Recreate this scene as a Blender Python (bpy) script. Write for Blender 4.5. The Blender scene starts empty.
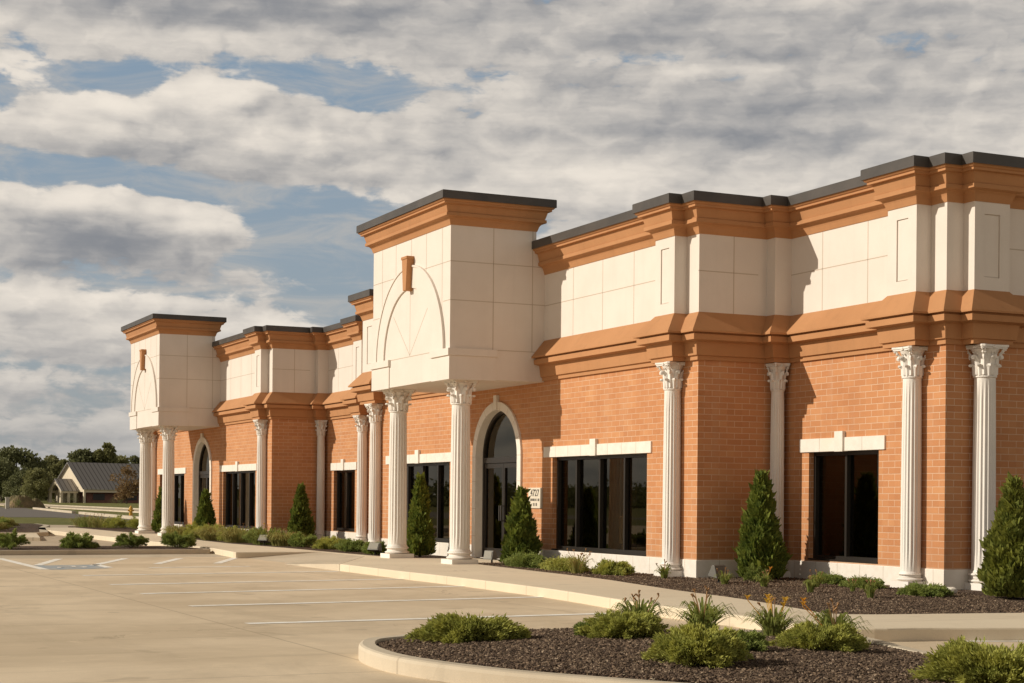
import bpy, bmesh, math, random
import numpy as np
from mathutils import Vector, Matrix
random.seed(7); R_=np.random.default_rng(11)
sc=bpy.context.scene; COL=sc.collection
LX=24.785; LOT=-0.14

# ------------------------------------------------------------------ helpers
class M:
    def __init__(s): s.v=[]; s.f=[]; s.m=[]
    def add(s,vs,fs,mi=0):
        o=len(s.v); s.v+= [tuple(map(float,p)) for p in vs]
        s.f+= [tuple(o+i for i in f) for f in fs]; s.m+= [mi]*len(fs); return s
    def box(s,x0,x1,y0,y1,z0,z1,mi=0):
        vs=[(x,y,z) for z in (z0,z1) for y in (y0,y1) for x in (x0,x1)]
        return s.add(vs,[(0,2,3,1),(4,5,7,6),(0,1,5,4),(2,6,7,3),(0,4,6,2),(1,3,7,5)],mi)
    def prism(s,poly,z0,z1,mi=0):
        n=len(poly); a=sum(poly[i][0]*poly[(i+1)%n][1]-poly[(i+1)%n][0]*poly[i][1] for i in range(n))
        if a<0: poly=poly[::-1]
        vs=[(x,y,z0) for x,y in poly]+[(x,y,z1) for x,y in poly]
        return s.add(vs,[tuple(range(n-1,-1,-1)),tuple(range(n,2*n))]+[(i,(i+1)%n,n+(i+1)%n,n+i) for i in range(n)],mi)
    def lathe(s,prof,seg=24,c=(0,0),mi=0,cap=True):
        n=len(prof); vs=[(c[0]+r*math.cos(2*math.pi*j/seg),c[1]+r*math.sin(2*math.pi*j/seg),z) for r,z in prof for j in range(seg)]
        fs=[(i*seg+j,i*seg+(j+1)%seg,(i+1)*seg+(j+1)%seg,(i+1)*seg+j) for i in range(n-1) for j in range(seg)]
        if cap: fs+= [tuple(range(seg-1,-1,-1)),tuple((n-1)*seg+j for j in range(seg))]
        return s.add(vs,fs,mi)
    def tube(s,pts,rad,seg=6,mi=0):
        pts=[Vector(p) for p in pts]; n=len(pts)
        rad=[rad]*n if not hasattr(rad,'__len__') else rad
        vs=[]
        for i,p in enumerate(pts):
            t=(pts[min(i+1,n-1)]-pts[max(i-1,0)]).normalized()
            a=t.cross(Vector((0,0,1)) if abs(t.z)<.9 else Vector((1,0,0))).normalized(); b=t.cross(a)
            vs+= [p+rad[i]*(math.cos(2*math.pi*j/seg)*a+math.sin(2*math.pi*j/seg)*b) for j in range(seg)]
        fs=[(i*seg+j,i*seg+(j+1)%seg,(i+1)*seg+(j+1)%seg,(i+1)*seg+j) for i in range(n-1) for j in range(seg)]
        fs+= [tuple(range(seg)),tuple((n-1)*seg+j for j in range(seg-1,-1,-1))]
        return s.add(vs,fs,mi)
    def sweep(s,prof,path,closed=False,mi=0):
        """prof: closed section [(offset outwards, z)], path in plan with the outside on its right"""
        n=len(path); P=[Vector(p) for p in path]; rings=[]
        for i in range(n):
            def nrm(a,b):
                d=(b-a).normalized(); return Vector((d.y,-d.x))
            n0=nrm(P[i-1],P[i]) if (i>0 or closed) else None
            n1=nrm(P[i],P[(i+1)%n]) if (i<n-1 or closed) else None
            if n0 is None: m=n1
            elif n1 is None: m=n0
            else:
                m=n0+n1; m=m/(m.dot(n0)) if m.length>1e-6 else n0
            rings.append([(P[i].x+m.x*o,P[i].y+m.y*o,z) for o,z in prof])
        k=len(prof); vs=[p for r in rings for p in r]; fs=[]
        for i in range(n if closed else n-1):
            for j in range(k):
                a=i*k+j; b=i*k+(j+1)%k; c=((i+1)%n)*k+(j+1)%k; d=((i+1)%n)*k+j; fs.append((a,b,c,d))
        if not closed: fs+= [tuple(range(k-1,-1,-1)),tuple((n-1)*k+j for j in range(k))]
        return s.add(vs,fs,mi)
    def build(s,name,mats,parent=None,smooth=False,bevel=0,loc=None,fix=True):
        me=bpy.data.meshes.new(name); me.from_pydata(s.v,[],s.f); me.polygons.foreach_set('material_index',s.m)
        for m in (mats if isinstance(mats,(list,tuple)) else [mats]): me.materials.append(m)
        if fix:
            bm=bmesh.new(); bm.from_mesh(me); bmesh.ops.recalc_face_normals(bm,faces=bm.faces); bm.to_mesh(me); bm.free()
        if smooth: me.polygons.foreach_set('use_smooth',[True]*len(me.polygons))
        me.update()
        o=bpy.data.objects.new(name,me); COL.objects.link(o)
        if parent is not None: o.parent=parent
        if loc is not None: o.location=loc
        if bevel:
            b=o.modifiers.new('bevel','BEVEL'); b.width=bevel; b.segments=2; b.limit_method='ANGLE'; b.angle_limit=math.radians(40)
        return o
def mesh_np(name,V,F,mat,parent=None,loc=None):
    """V (n,3), F (m,k) arrays of equal-sized faces, quickly"""
    me=bpy.data.meshes.new(name); k=F.shape[1]
    me.vertices.add(len(V)); me.vertices.foreach_set('co',np.ascontiguousarray(V,dtype=np.float32).ravel())
    me.loops.add(F.size); me.loops.foreach_set('vertex_index',F.ravel().astype(np.int32))
    me.polygons.add(len(F)); me.polygons.foreach_set('loop_start',np.arange(0,F.size,k,dtype=np.int32))
    me.polygons.foreach_set('loop_total',np.full(len(F),k,dtype=np.int32))
    me.materials.append(mat); me.update(calc_edges=True); me.validate()
    o=bpy.data.objects.new(name,me); COL.objects.link(o)
    if parent is not None: o.parent=parent
    if loc is not None: o.location=loc
    return o
def empty(name,loc,rz=0):
    o=bpy.data.objects.new(name,None); COL.objects.link(o); o.location=loc; o.rotation_euler=(0,0,rz); o.empty_display_size=.3; return o
def tag(o,label=None,cat=None,group=None,kind=None):
    if label: o['label']=label
    if cat: o['category']=cat
    if group: o['group']=group
    if kind: o['kind']=kind
    return o
def copy_tree(o,parent=None):
    c=o.copy(); COL.objects.link(c)
    if parent is not None: c.parent=parent
    for ch in [x for x in o.children]: copy_tree(ch,c)
    return c
def plate(poly,holes,axis,at,thick,M_,mi=0):
    """flat wall with openings: poly/holes in (u,z); axis 'y' -> faces -Y at y=at, 'x' -> faces +X at x=at"""
    bm=bmesh.new(); es=[]
    for lp in [poly]+holes:
        vs=[bm.verts.new((p[0],0,p[1])) for p in lp]
        es+= [bm.edges.new((vs[i],vs[(i+1)%len(vs)])) for i in range(len(vs))]
    bmesh.ops.triangle_fill(bm,use_beauty=True,use_dissolve=False,edges=es)
    bm.verts.index_update(); base=[(v.co.x,v.co.z) for v in bm.verts]; fs=[tuple(v.index for v in f.verts) for f in bm.faces]; bm.free()
    n=len(base)
    if axis=='y': V=[(u,at,z) for u,z in base]+[(u,at+thick,z) for u,z in base]
    else: V=[(at,u,z) for u,z in base]+[(at-thick,u,z) for u,z in base]
    F=fs+[tuple(n+i for i in reversed(f)) for f in fs]
    k=0
    for lp in [poly]+holes:
        m=len(lp); F+= [(k+i,k+(i+1)%m,n+k+(i+1)%m,n+k+i) for i in range(m)]; k+=m
    M_.add(V,F,mi)
def arch(cx,hw,zs,rise,n=24,z0=None):
    pts=[(cx+hw*math.cos(t),zs+rise*math.sin(t)) for t in np.linspace(0,math.pi,n+1)]
    if z0 is not None: pts=[(cx+hw,z0)]+pts+[(cx-hw,z0)]
    return pts

# ------------------------------------------------------------------ node helper
class N:
    def __init__(s,t,k): s.t=t; s.k=k
    def _op(s,op,o,r=False):
        n=s.t.nodes.new('ShaderNodeMath'); n.operation=op
        a,b=(o,s) if r else (s,o)
        for i,x in enumerate((a,b)):
            if isinstance(x,N): s.t.links.new(x.k,n.inputs[i])
            elif x is not None: n.inputs[i].default_value=float(x)
        return N(s.t,n.outputs[0])
    def __add__(s,o): return s._op('ADD',o)
    __radd__=__add__
    def __sub__(s,o): return s._op('SUBTRACT',o)
    def __rsub__(s,o): return s._op('SUBTRACT',o,True)
    def __mul__(s,o): return s._op('MULTIPLY',o)
    __rmul__=__mul__
    def __truediv__(s,o): return s._op('DIVIDE',o)
    def __rtruediv__(s,o): return s._op('DIVIDE',o,True)
    def f(s,op,o=None): return s._op(op,o)
    def clamp(s):
        r=s._op('ADD',0.0); r.k.node.use_clamp=True; return r
    def step(s,a,b):
        n=s.t.nodes.new('ShaderNodeMapRange'); n.interpolation_type='SMOOTHSTEP'
        s.t.links.new(s.k,n.inputs[0]); n.inputs[1].default_value=a; n.inputs[2].default_value=b; return N(s.t,n.outputs[0])
def xyz(t,k):
    n=t.nodes.new('ShaderNodeSeparateXYZ'); t.links.new(k,n.inputs[0]); return [N(t,o) for o in n.outputs]
def vec(t,*c):
    n=t.nodes.new('ShaderNodeCombineXYZ')
    for i,x in enumerate(c):
        if isinstance(x,N): t.links.new(x.k,n.inputs[i])
        else: n.inputs[i].default_value=float(x)
    return n.outputs[0]
def noise(t,v,scale,detail=4,rough=.55,dist=0,out=0):
    n=t.nodes.new('ShaderNodeTexNoise'); n.inputs['Scale'].default_value=scale; n.inputs['Detail'].default_value=detail
    n.inputs['Roughness'].default_value=rough; n.inputs['Distortion'].default_value=dist
    if v is not None: t.links.new(v,n.inputs['Vector'])
    return N(t,n.outputs[out])
def mix(t,fac,a,b,mode='MIX'):
    n=t.nodes.new('ShaderNodeMix'); n.data_type='RGBA'; n.blend_type=mode
    for i,x in ((0,fac),(6,a),(7,b)):
        if isinstance(x,N): t.links.new(x.k,n.inputs[i])
        elif hasattr(x,'node'): t.links.new(x,n.inputs[i])
        elif i==0: n.inputs[0].default_value=x
        else: n.inputs[i].default_value=(*x,1)
    return n.outputs[2]
def mat(name,color=(.5,.5,.5),rough=.7,metal=0,spec=.5):
    m=bpy.data.materials.new(name); m.use_nodes=True; t=m.node_tree; b=t.nodes['Principled BSDF']
    b.inputs['Base Color'].default_value=(*color,1); b.inputs['Roughness'].default_value=rough
    b.inputs['Metallic'].default_value=metal; b.inputs['Specular IOR Level'].default_value=spec
    pos=t.nodes.new('ShaderNodeNewGeometry').outputs['Position']
    return m,t,b,pos
def bump(t,b,h,strength=.3,dist=.01):
    n=t.nodes.new('ShaderNodeBump'); n.inputs['Strength'].default_value=strength; n.inputs['Distance'].default_value=dist
    t.links.new(h.k if isinstance(h,N) else h,n.inputs['Height']); t.links.new(n.outputs[0],b.inputs['Normal'])
def speckle(name,c1,c2,scale=6,rough=.8,fine=60,bs=.15,c3=None,streak=0):
    m,t,b,p=mat(name,c1,rough)
    n1=noise(t,p,scale,6,.6).step(.3,.7); col=mix(t,n1,c1,c2)
    if c3: col=mix(t,noise(t,p,scale*.13,4,.6).step(.48,.72),col,c3)
    if streak:
        x,y,z=xyz(t,p); s=noise(t,vec(t,x*3,y*3,z*.25),1.6,5,.6).step(.5,.8)*streak
        col=mix(t,s,col,tuple(c*.62 for c in c1))
    f=noise(t,p,fine,3,.6); col=mix(t,f.step(.35,.65)*.25,col,tuple(c*.75 for c in c1))
    t.links.new(col,b.inputs['Base Color']); bump(t,b,f,bs,.004); return m

# ------------------------------------------------------------------ materials
def make_brick():
    m,t,b,p=mat('orange_brick',(.4,.16,.07),.85,0,.25); x,y,z=xyz(t,p)
    n=t.nodes.new('ShaderNodeTexBrick'); n.offset=.5
    t.links.new(vec(t,x+y,z,0),n.inputs['Vector'])
    for k,v in (('Scale',1),('Mortar Size',.0052),('Mortar Smooth',.15),('Bias',-.1),('Brick Width',.305),('Row Height',.1035)): n.inputs[k].default_value=v
    n.inputs['Color1'].default_value=(.565,.262,.116,1); n.inputs['Color2'].default_value=(.505,.218,.092,1); n.inputs['Mortar'].default_value=(.70,.50,.345,1)
    col=mix(t,noise(t,p,.9,4,.6).step(.35,.75)*.35,n.outputs[0],(.42,.175,.075))
    g=noise(t,p,45,4,.7); col=mix(t,g.step(.45,.8)*.35,col,(.60,.30,.15))
    bt=t.nodes.new('ShaderNodeTexWhiteNoise'); bt.noise_dimensions='2D'; row=(z/.1035).f('FLOOR'); cx_=((x+y)/.305+row*.5).f('FLOOR'); t.links.new(vec(t,cx_,row,0),bt.inputs['Vector']); bn=N(t,bt.outputs['Value'])
    col=mix(t,bn.step(.80,.97)*.22*(1.0-N(t,n.outputs[1])),col,(.36,.145,.06)); col=mix(t,bn.step(.22,.04)*.20*(1.0-N(t,n.outputs[1])),col,(.66,.36,.17))
    sp=z.step(.75,.28)*noise(t,p,3.0,4,.6).step(.35,.7)*.3; col=mix(t,sp,col,(.40,.24,.14))
    x2=noise(t,vec(t,(x+y)*1.5,z*.2,0),1.3,5,.6).step(.52,.8)*.22; col=mix(t,x2,col,(.62,.5,.38))
    t.links.new(col,b.inputs['Base Color'])
    h=N(t,n.outputs[1])*-1+g*.35; bump(t,b,h,.55,.012); return m
BRICK=make_brick()
CREAM=speckle('cream_precast',(.765,.685,.605),(.72,.64,.56),1.3,.85,140,.2,None,.14)
SEAL=mat('joint_sealant',(.50,.41,.315),.8)[0]
TERRA=speckle('terracotta_stucco',(.50,.240,.100),(.445,.208,.083),1.1,.85,150,.3,None,.34)
LIME=speckle('limestone',(.83,.765,.68),(.75,.68,.59),7,.85,70,.35,(.80,.71,.59))
COLWHITE=speckle('white_painted_column',(.86,.80,.725),(.82,.76,.68),3,.55,60,.08)
def make_coping():
    m,t,b,p=mat('dark_bronze_metal',(.075,.062,.05),.5,.0,.5)
    n=noise(t,p,1.5,4,.6); c=mix(t,n.step(.3,.7),(.075,.062,.052),(.05,.042,.036)); t.links.new(c,b.inputs['Base Color']); bump(t,b,n,.1,.01); return m
COPING=make_coping()
FRAME=mat('bronze_frame',(.030,.024,.019),.38,.3,.5)[0]
def make_glass():
    m=bpy.data.materials.new('tinted_glass'); m.use_nodes=True; t=m.node_tree; t.nodes.clear()
    o=t.nodes.new('ShaderNodeOutputMaterial'); mx=t.nodes.new('ShaderNodeMixShader'); g=t.nodes.new('ShaderNodeBsdfGlossy'); tr=t.nodes.new('ShaderNodeBsdfTransparent')
    g.inputs['Roughness'].default_value=.008; g.inputs['Color'].default_value=(.76,.70,.58,1); tr.inputs['Color'].default_value=(.44,.38,.29,1)
    p=t.nodes.new('ShaderNodeNewGeometry').outputs['Position']
    bp=t.nodes.new('ShaderNodeBump'); bp.inputs['Strength'].default_value=.02; bp.inputs['Distance'].default_value=.02; t.links.new(noise(t,p,1.1,2).k,bp.inputs['Height']); t.links.new(bp.outputs[0],g.inputs['Normal'])
    fr=t.nodes.new('ShaderNodeFresnel'); fr.inputs['IOR'].default_value=1.85; t.links.new(fr.outputs[0],mx.inputs[0])
    t.links.new(tr.outputs[0],mx.inputs[1]); t.links.new(g.outputs[0],mx.inputs[2]); t.links.new(mx.outputs[0],o.inputs[0]); return m
GLASS=make_glass()
ROOMWALL=mat('interior_paint',(.30,.24,.17),.9)[0]
ROOMFLOOR=mat('interior_carpet',(.10,.075,.05),.95)[0]
CURTAIN=mat('curtain_cloth',(.34,.25,.16),.9)[0]
GOLD=mat('yellow_upholstery',(.70,.42,.09),.85)[0]
WOOD=mat('dark_red_wood',(.14,.045,.02),.5)[0]
IRON=mat('black_iron',(.02,.018,.016),.5,.5)[0]
ROOF=mat('roof_membrane',(.25,.24,.22),.9)[0]
PLAQUE=speckle('pale_stone_plaque',(.74,.66,.53),(.68,.60,.47),9,.8)
INK=mat('dark_lettering',(.06,.05,.04),.7)[0]
def make_concrete(name,c1,c2,cj,sx,sy,ox=0,oy=0,stain=.5,rot=0.0):
    m,t,b,p=mat(name,c1,.9,0,.25); x,y,z=xyz(t,p)
    n=noise(t,p,.28,7,.66,.4).step(.34,.66); col=mix(t,n,c1,c2)
    s=noise(t,vec(t,x*.35,y*.9,0),.8,6,.65,.6).step(.5,.8)*stain; col=mix(t,s,col,tuple(c*.62 for c in c2))
    w=noise(t,p,2.3,5,.65).step(.58,.75)*.3; col=mix(t,w,col,tuple(min(1,c*1.25) for c in c1))
    g=noise(t,p,75,4,.7); col=mix(t,g.step(.35,.7)*.3,col,tuple(c*.72 for c in c1))
    d=noise(t,p,3.1,2,.5)
    spots=noise(t,p,1.7,2,.3).step(.70,.74)*.3; col=mix(t,spots,col,tuple(c*.55 for c in c2))
    if sx:
        wob=noise(t,p,1.2,3,.5)*.02
        cr=t.nodes.new('ShaderNodeTexVoronoi'); cr.feature='DISTANCE_TO_EDGE'; cr.inputs['Scale'].default_value=.16; t.links.new(vec(t,x+noise(t,p,.9,5,.65)*2.2,y+noise(t,p,.8,5,.65)*2.2,0),cr.inputs['Vector'])
        ck=N(t,cr.outputs['Distance']).step(.0035,.0012)*noise(t,p,.2,2,.5).step(.50,.60)*.55; col=mix(t,ck,col,cj)
        dr=noise(t,vec(t,x*1.1,y*1.1,3.3),.9,3,.45).step(.66,.78)*.42; col=mix(t,dr,col,tuple(c*.55 for c in c2))
        ty=noise(t,vec(t,x*1.6,y*.12,1.0),1.3,4,.6).step(.56,.72)*.22; col=mix(t,ty,col,tuple(c*.6 for c in c2))
        jx=((x+ox+wob)/sx).f('FRACT').f('SUBTRACT',.5).f('ABSOLUTE'); jy=((y+oy+wob)/sy).f('FRACT').f('SUBTRACT',.5).f('ABSOLUTE')
        j=jx.step(.5-.02/sx,.5-.008/sx).f('MAXIMUM',jy.step(.5-.02/sy,.5-.008/sy))
        col=mix(t,j*.45,col,cj)
    t.links.new(col,b.inputs['Base Color']); bump(t,b,g,.25,.004); return m
LOTC=make_concrete('lot_concrete',(.75,.61,.435),(.57,.45,.305),(.30,.23,.155),4.75,4.75,1.55,.4)
WALKC=make_concrete('walk_concrete',(.76,.65,.485),(.70,.59,.435),(.38,.30,.21),1.6,60,.3,0,.2)
CURBC=make_concrete('curb_concrete',(.63,.54,.41),(.52,.435,.32),(.3,.24,.17),3.1,90,.9,0,.75)
DRIVEC=make_concrete('drive_concrete',(.53,.43,.31),(.47,.375,.26),(.3,.24,.16),6,6,0,0,.3)
ASPH=speckle('grey_asphalt',(.15,.125,.10),(.12,.10,.085),.6,.9,40)
def make_paint():
    m,t,b,p=mat('worn_white_paint',(.78,.72,.62),.75); n=noise(t,p,5,6,.7).step(.42,.68); c=mix(t,n*.65,(.93,.90,.83),(.70,.60,.45)); t.links.new(c,b.inputs['Base Color']); return m
PAINT=make_paint()
def make_blue():
    m,t,b,p=mat('worn_blue_paint',(.14,.2,.28),.75); n=noise(t,p,4,5,.7).step(.45,.7); c=mix(t,n*.5+.2,(.24,.32,.40),(.62,.52,.37)); t.links.new(c,b.inputs['Base Color']); return m
BLUE=make_blue()
def make_grass():
    m,t,b,p=mat('lawn_grass',(.10,.11,.03),.95,0,.1); n=noise(t,p,.12,6,.65).step(.3,.7); c=mix(t,n,(.19,.18,.055),(.12,.13,.04))
    c=mix(t,noise(t,p,2.2,5,.7).step(.45,.75)*.6,c,(.28,.235,.095)); t.links.new(c,b.inputs['Base Color']); bump(t,b,noise(t,p,9,4),.8,.08); return m
GRASS=make_grass()
def make_mulch(name,scale):
    m,t,b,p=mat(name,(.07,.045,.035),.95,0,.2)
    v=t.nodes.new('ShaderNodeTexVoronoi'); v.inputs['Scale'].default_value=scale; t.links.new(p,v.inputs['Vector'])
    r=t.nodes.new('ShaderNodeValToRGB'); x,y,z=xyz(t,v.outputs['Color']); t.links.new(x.k,r.inputs[0]); r.color_ramp.interpolation='CONSTANT'
    e=r.color_ramp.elements; e[0].color=(.050,.031,.022,1); e[1].position=.3; e[1].color=(.095,.060,.040,1)
    for ps,c in ((.55,(.15,.095,.062)),(.78,(.070,.046,.034)),(.9,(.23,.16,.10)),(.975,(.34,.27,.19))):
        q=e.new(ps); q.color=(*c,1)
    t.links.new(r.outputs[0],b.inputs['Base Color']); bump(t,b,N(t,v.outputs['Distance'])*-1,.9,.03); return m
MULCH=make_mulch('brown_mulch',46)
def leafmat(name,c1,c2,c3=None,scale=5,tl=.25):
    m,t,b,p=mat(name,c1,.75,0,.25)
    oi=t.nodes.new('ShaderNodeObjectInfo'); n=noise(t,p,scale,4,.65); col=mix(t,n.step(.35,.65),c1,c2)
    if c3: col=mix(t,noise(t,p,scale*4.5,3,.6).step(.55,.7),col,c3)
    rnd=N(t,oi.outputs['Random']); col=mix(t,rnd*.35,col,tuple(c*.6 for c in c1))
    t.links.new(col,b.inputs['Base Color'])
    o=t.nodes['Material Output']; tr=t.nodes.new('ShaderNodeBsdfTranslucent'); t.links.new(col,tr.inputs[0])
    mx=t.nodes.new('ShaderNodeMixShader'); mx.inputs[0].default_value=tl; t.links.new(b.outputs[0],mx.inputs[1]); t.links.new(tr.outputs[0],mx.inputs[2]); t.links.new(mx.outputs[0],o.inputs[0]); return m
ARBOR=leafmat('arborvitae_foliage',(.22,.255,.042),(.115,.16,.03),(.30,.31,.06),6,.35)
ARBORB=leafmat('arborvitae_bright_foliage',(.30,.31,.055),(.16,.19,.04),(.38,.37,.085),6,.35)
JUNI=leafmat('juniper_foliage',(.50,.49,.105),(.32,.345,.08),(.60,.56,.16),7,.35)
JUNID=leafmat('dark_juniper_foliage',(.31,.36,.085),(.19,.245,.06),(.42,.43,.12),7,.35)
LILY=leafmat('daylily_leaf',(.33,.36,.08),(.21,.26,.065),(.46,.38,.12),9,.4)
DRYG=leafmat('dry_grass_blade',(.44,.38,.12),(.27,.29,.08),(.52,.36,.12),7,.4)
YELLOW=leafmat('yellow_petal',(.85,.55,.08),(.80,.45,.06),None,9,.4)
ORANGE=leafmat('orange_petal',(.85,.36,.04),(.78,.42,.06),None,9,.4)
STALK=mat('brown_stalk',(.32,.17,.07),.9)[0]
TREEL=leafmat('tree_leaf',(.23,.235,.105),(.145,.155,.07),(.31,.30,.13),.35,.3)
TREEM=leafmat('mid_tree_leaf',(.30,.29,.12),(.20,.20,.085),(.39,.36,.15),.35,.3)
REDL=leafmat('red_tree_leaf',(.33,.21,.095),(.20,.125,.06),(.38,.27,.12),.8,.3)
BARK=speckle('bark',(.11,.08,.055),(.07,.05,.035),5,.95)

# ------------------------------------------------------------------ building
BLD=tag(empty('office_building',(0,0,0)),'long orange brick office building with cream upper walls, white fluted columns and two porticos','building')
YB=1.72; W=4.366; P=2.0875; YT=-.20
PR=[(4.91,0),(4.91,-.25),(5.57,-.25),(5.57,0),(5.97,0),(5.97,1.38),(6.22,1.38),(6.22,1.72),(9.24,1.72),(9.24,1.44),(9.94,1.44),(9.94,1.72)]
END=[(10.31,1.72),(10.31,2.04),(10.56,2.04),(10.56,2.72),(10.31,2.72),(10.31,12)]
LF=[(-10.1,-.25),(-9.1,-.25),(-9.1,0),(-W+.05,0)]
sh=lambda pts:[(x-LX,y) for x,y in pts]
PATHS=[[(-10.1-LX,12)]+sh(LF),[(-.05-LX,0)]+sh(PR)+[(-10.1,1.72)]+LF,[(-.05,0)]+PR+END]
LOW=[(-.02,3.72),(.045,3.72),(.045,3.79),(.085,3.80),(.112,4.025),(.235,4.05),(.235,4.145),(.195,4.15),(.195,4.172),(.29,4.176),(.29,4.205),(0.0,4.545),(-.02,4.545)]
def upprof(z0,k): return [(-.02,z0),(.012,z0),(.04,z0+.09*k),(.052,z0+.115*k),(.085,z0+.15*k),(.155,z0+.172*k),(.155,z0+.236*k),(.128,z0+.24*k),(.135,z0+.26*k),(.175,z0+.405*k),(.235,z0+.413*k),(.235,z0+.452*k),(.255,z0+.456*k),(.275,z0+.475*k),(.275,z0+.50*k),(-.02,z0+.50*k)]
def copprof(z0,z1): return [(.285,z0),(.305,z0-.012),(.305,z1-.01),(.295,z1),(-.32,z1+.012),(-.32,z0)]
for p in PATHS:
    M().sweep(LOW,p).build('lower_cornice',TERRA,BLD)
    M().sweep(upprof(5.88,1.02),p).build('upper_cornice',TERRA,BLD)
    M().sweep(copprof(6.392,6.548),p).build('coping',COPING,BLD)
# brick walls ------------------------------------------------------
ZT=3.80
def rect(a,b,c,d): return [(a,c),(b,c),(b,d),(a,d)]
winsA=[(.42,4.24),(-8.70,-4.87)]; doorc=-2.24
for k,dx in enumerate((0,-LX)):
    m=M(); holes=[rect(a+dx,b+dx,.31,2.17) for a,b in winsA]
    ar=arch(doorc+dx,1.10,2.24,1.03,28); dr=[(doorc+1.10+dx,0.02)]+ar+[(doorc-1.10+dx,.02)]
    plate([(-10.1+dx,-.2),(doorc-1.10+dx-.002,-.2),(doorc+1.10+dx,-.2),(5.97+dx,-.2),(5.97+dx,ZT),(-10.1+dx,ZT)],holes+[dr],'y',0,.3,m); m.build('brick_wall',BRICK,BLD)
    m=M(); m.box(5.67+dx,5.97+dx,.3,2.02,-.2,ZT); m.build('brick_wall',BRICK,BLD)
m=M(); plate(rect(5.97,10.31,-.2,ZT),[rect(6.79,8.70,.33,2.16)],'y',YB,.3,m); m.build('brick_wall',BRICK,BLD)
m=M(); m.box(10.01,10.31,YB+.3,12,-.2,ZT); m.build('brick_wall',BRICK,BLD)
m=M(); plate(rect(5.97-LX,-10.1,-.2,ZT),[rect(6.79-LX,8.70-LX,.33,2.16),rect(-12.95,-11.1,.33,2.16)],'y',YB,.3,m); m.build('brick_wall',BRICK,BLD)
M().box(-10.1,-9.8,.3,YB+.3,-.2,ZT).build('brick_wall',BRICK,BLD)
M().box(-10.1-LX,-9.8-LX,.3,12,-.2,ZT).build('brick_wall',BRICK,BLD)
M().box(-10.1-LX,10.31,12,12.3,-.2,6.4).build('brick_wall',BRICK,BLD)
# limestone base ---------------------------------------------------
def basewall(path):
    m=M(); m.sweep([(-.05,-.2),(.018,-.2),(.018,.285),(.008,.297),(-.05,.297)],path)
    m2=0
    # vertical joints between the blocks
    for a,b in zip(path[:-1],path[1:]):
        a=Vector(a); b=Vector(b); L=(b-a).length; d=(b-a).normalized(); n=Vector((d.y,-d.x)); s=.45
        while s<L-.2:
            c=a+d*s+n*.0185; e=d*.004; q=n*.0012
            v=[c-e-q,c+e-q,c+e+q*.5,c-e+q*.5]
            m.add([(p.x,p.y,z) for z in (0,.29) for p in v],[(0,1,2,3),(4,5,6,7),(0,1,5,4),(1,2,6,5),(2,3,7,6),(3,0,4,7)],1); s+=.61
    m.build('limestone_base',[LIME,SEAL],BLD)
def strip(pts): return [(x,y) for x,y in pts]
fr0=[(doorc+1.3,0),(5.97,0),(5.97,1.72),(10.31,1.72),(10.31,12)]
basewall(fr0)
basewall([(doorc+1.3-LX,0),(5.97-LX,0),(5.97-LX,1.72),(-10.1,1.72),(-10.1,0),(doorc-1.3,0)])
basewall([(-10.1-LX,12),(-10.1-LX,0),(doorc-1.3-LX,0)])
# upper precast wall -------------------------------------------------
def joints(m,segs):
    for (ax,at,u0,u1,z0,z1) in segs:
        e=.0018
        if ax=='y': m.box(u0,u1,at-e,at+.02,z0,z1,1)
        elif ax=='x': m.box(at-.02,at+e,u0,u1,z0,z1,1)
        else: m.box(at-e,at+.02,u0,u1,z0,z1,1)
J=.008
m=M(); m.sweep([(-.25,3.8),(0,3.8),(0,6.42),(-.25,6.42)],[(-W+.05-.0,0),(-.05,0)]) if 0 else None
def upwall(path,segs):
    m=M(); m.sweep([(-.25,3.802),(0,3.802),(0,6.40),(-.25,6.40)],path); joints(m,segs); m.build('precast_wall',[CREAM,SEAL],BLD)
def Aj(dx): return [('y',0,x-J+dx,x+J+dx,4.5,5.9) for x in (1.27,2.49,3.70)]+[('y',0,0+dx,4.9+dx,5.25-J,5.25+J),('x',5.97+dx,0,1.2,5.25-J,5.25+J),('x',5.97+dx,.70-J,.70+J,4.5,5.9)]
upwall([(-W,0),(5.97,0),(5.97,1.72),(10.31,1.72),(10.31,12)],Aj(0)+[('y',YB,x-J,x+J,4.5,5.9) for x in (7.13,8.37)]+[('y',YB,6.22,9.24,5.25-J,5.25+J),('x',10.31,2.72,11.5,5.25-J,5.25+J)]+[('x',10.31,y-J,y+J,4.5,5.9) for y in (3.9,5.1,6.3,7.5)])
upwall([(-W-LX,0),(5.97-LX,0),(5.97-LX,1.72),(-10.1,1.72),(-10.1,0),(-W+.02,0)],Aj(-LX)+[('y',YB,x-J,x+J,4.5,5.9) for x in (7.13-LX,8.37-LX,-13.6,-12.4,-11.2)]+[('y',YB,6.22-LX,9.24-LX,5.25-J,5.25+J),('y',YB,-14.84,-10.1,5.25-J,5.25+J)]+[('y',0,x-J,x+J,4.5,5.9) for x in (-7.9,-6.7,-5.5)]+[('y',0,-9.1,-4.4,5.25-J,5.25+J)])
upwall([(-10.1-LX,12),(-10.1-LX,0),(-W+.02-LX,0)],[('y',0,x-J-LX,x+J-LX,4.5,5.9) for x in (-7.9,-6.7,-5.5)])
M().box(-10.0-LX,10.2,2.1,11.9,6.05,6.2).build('roof',ROOF,BLD)
for dx in (0,-LX): M().box(-9.8+dx,5.7+dx,.26,2.1,6.05,6.2).build('roof',ROOF,BLD)
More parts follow.
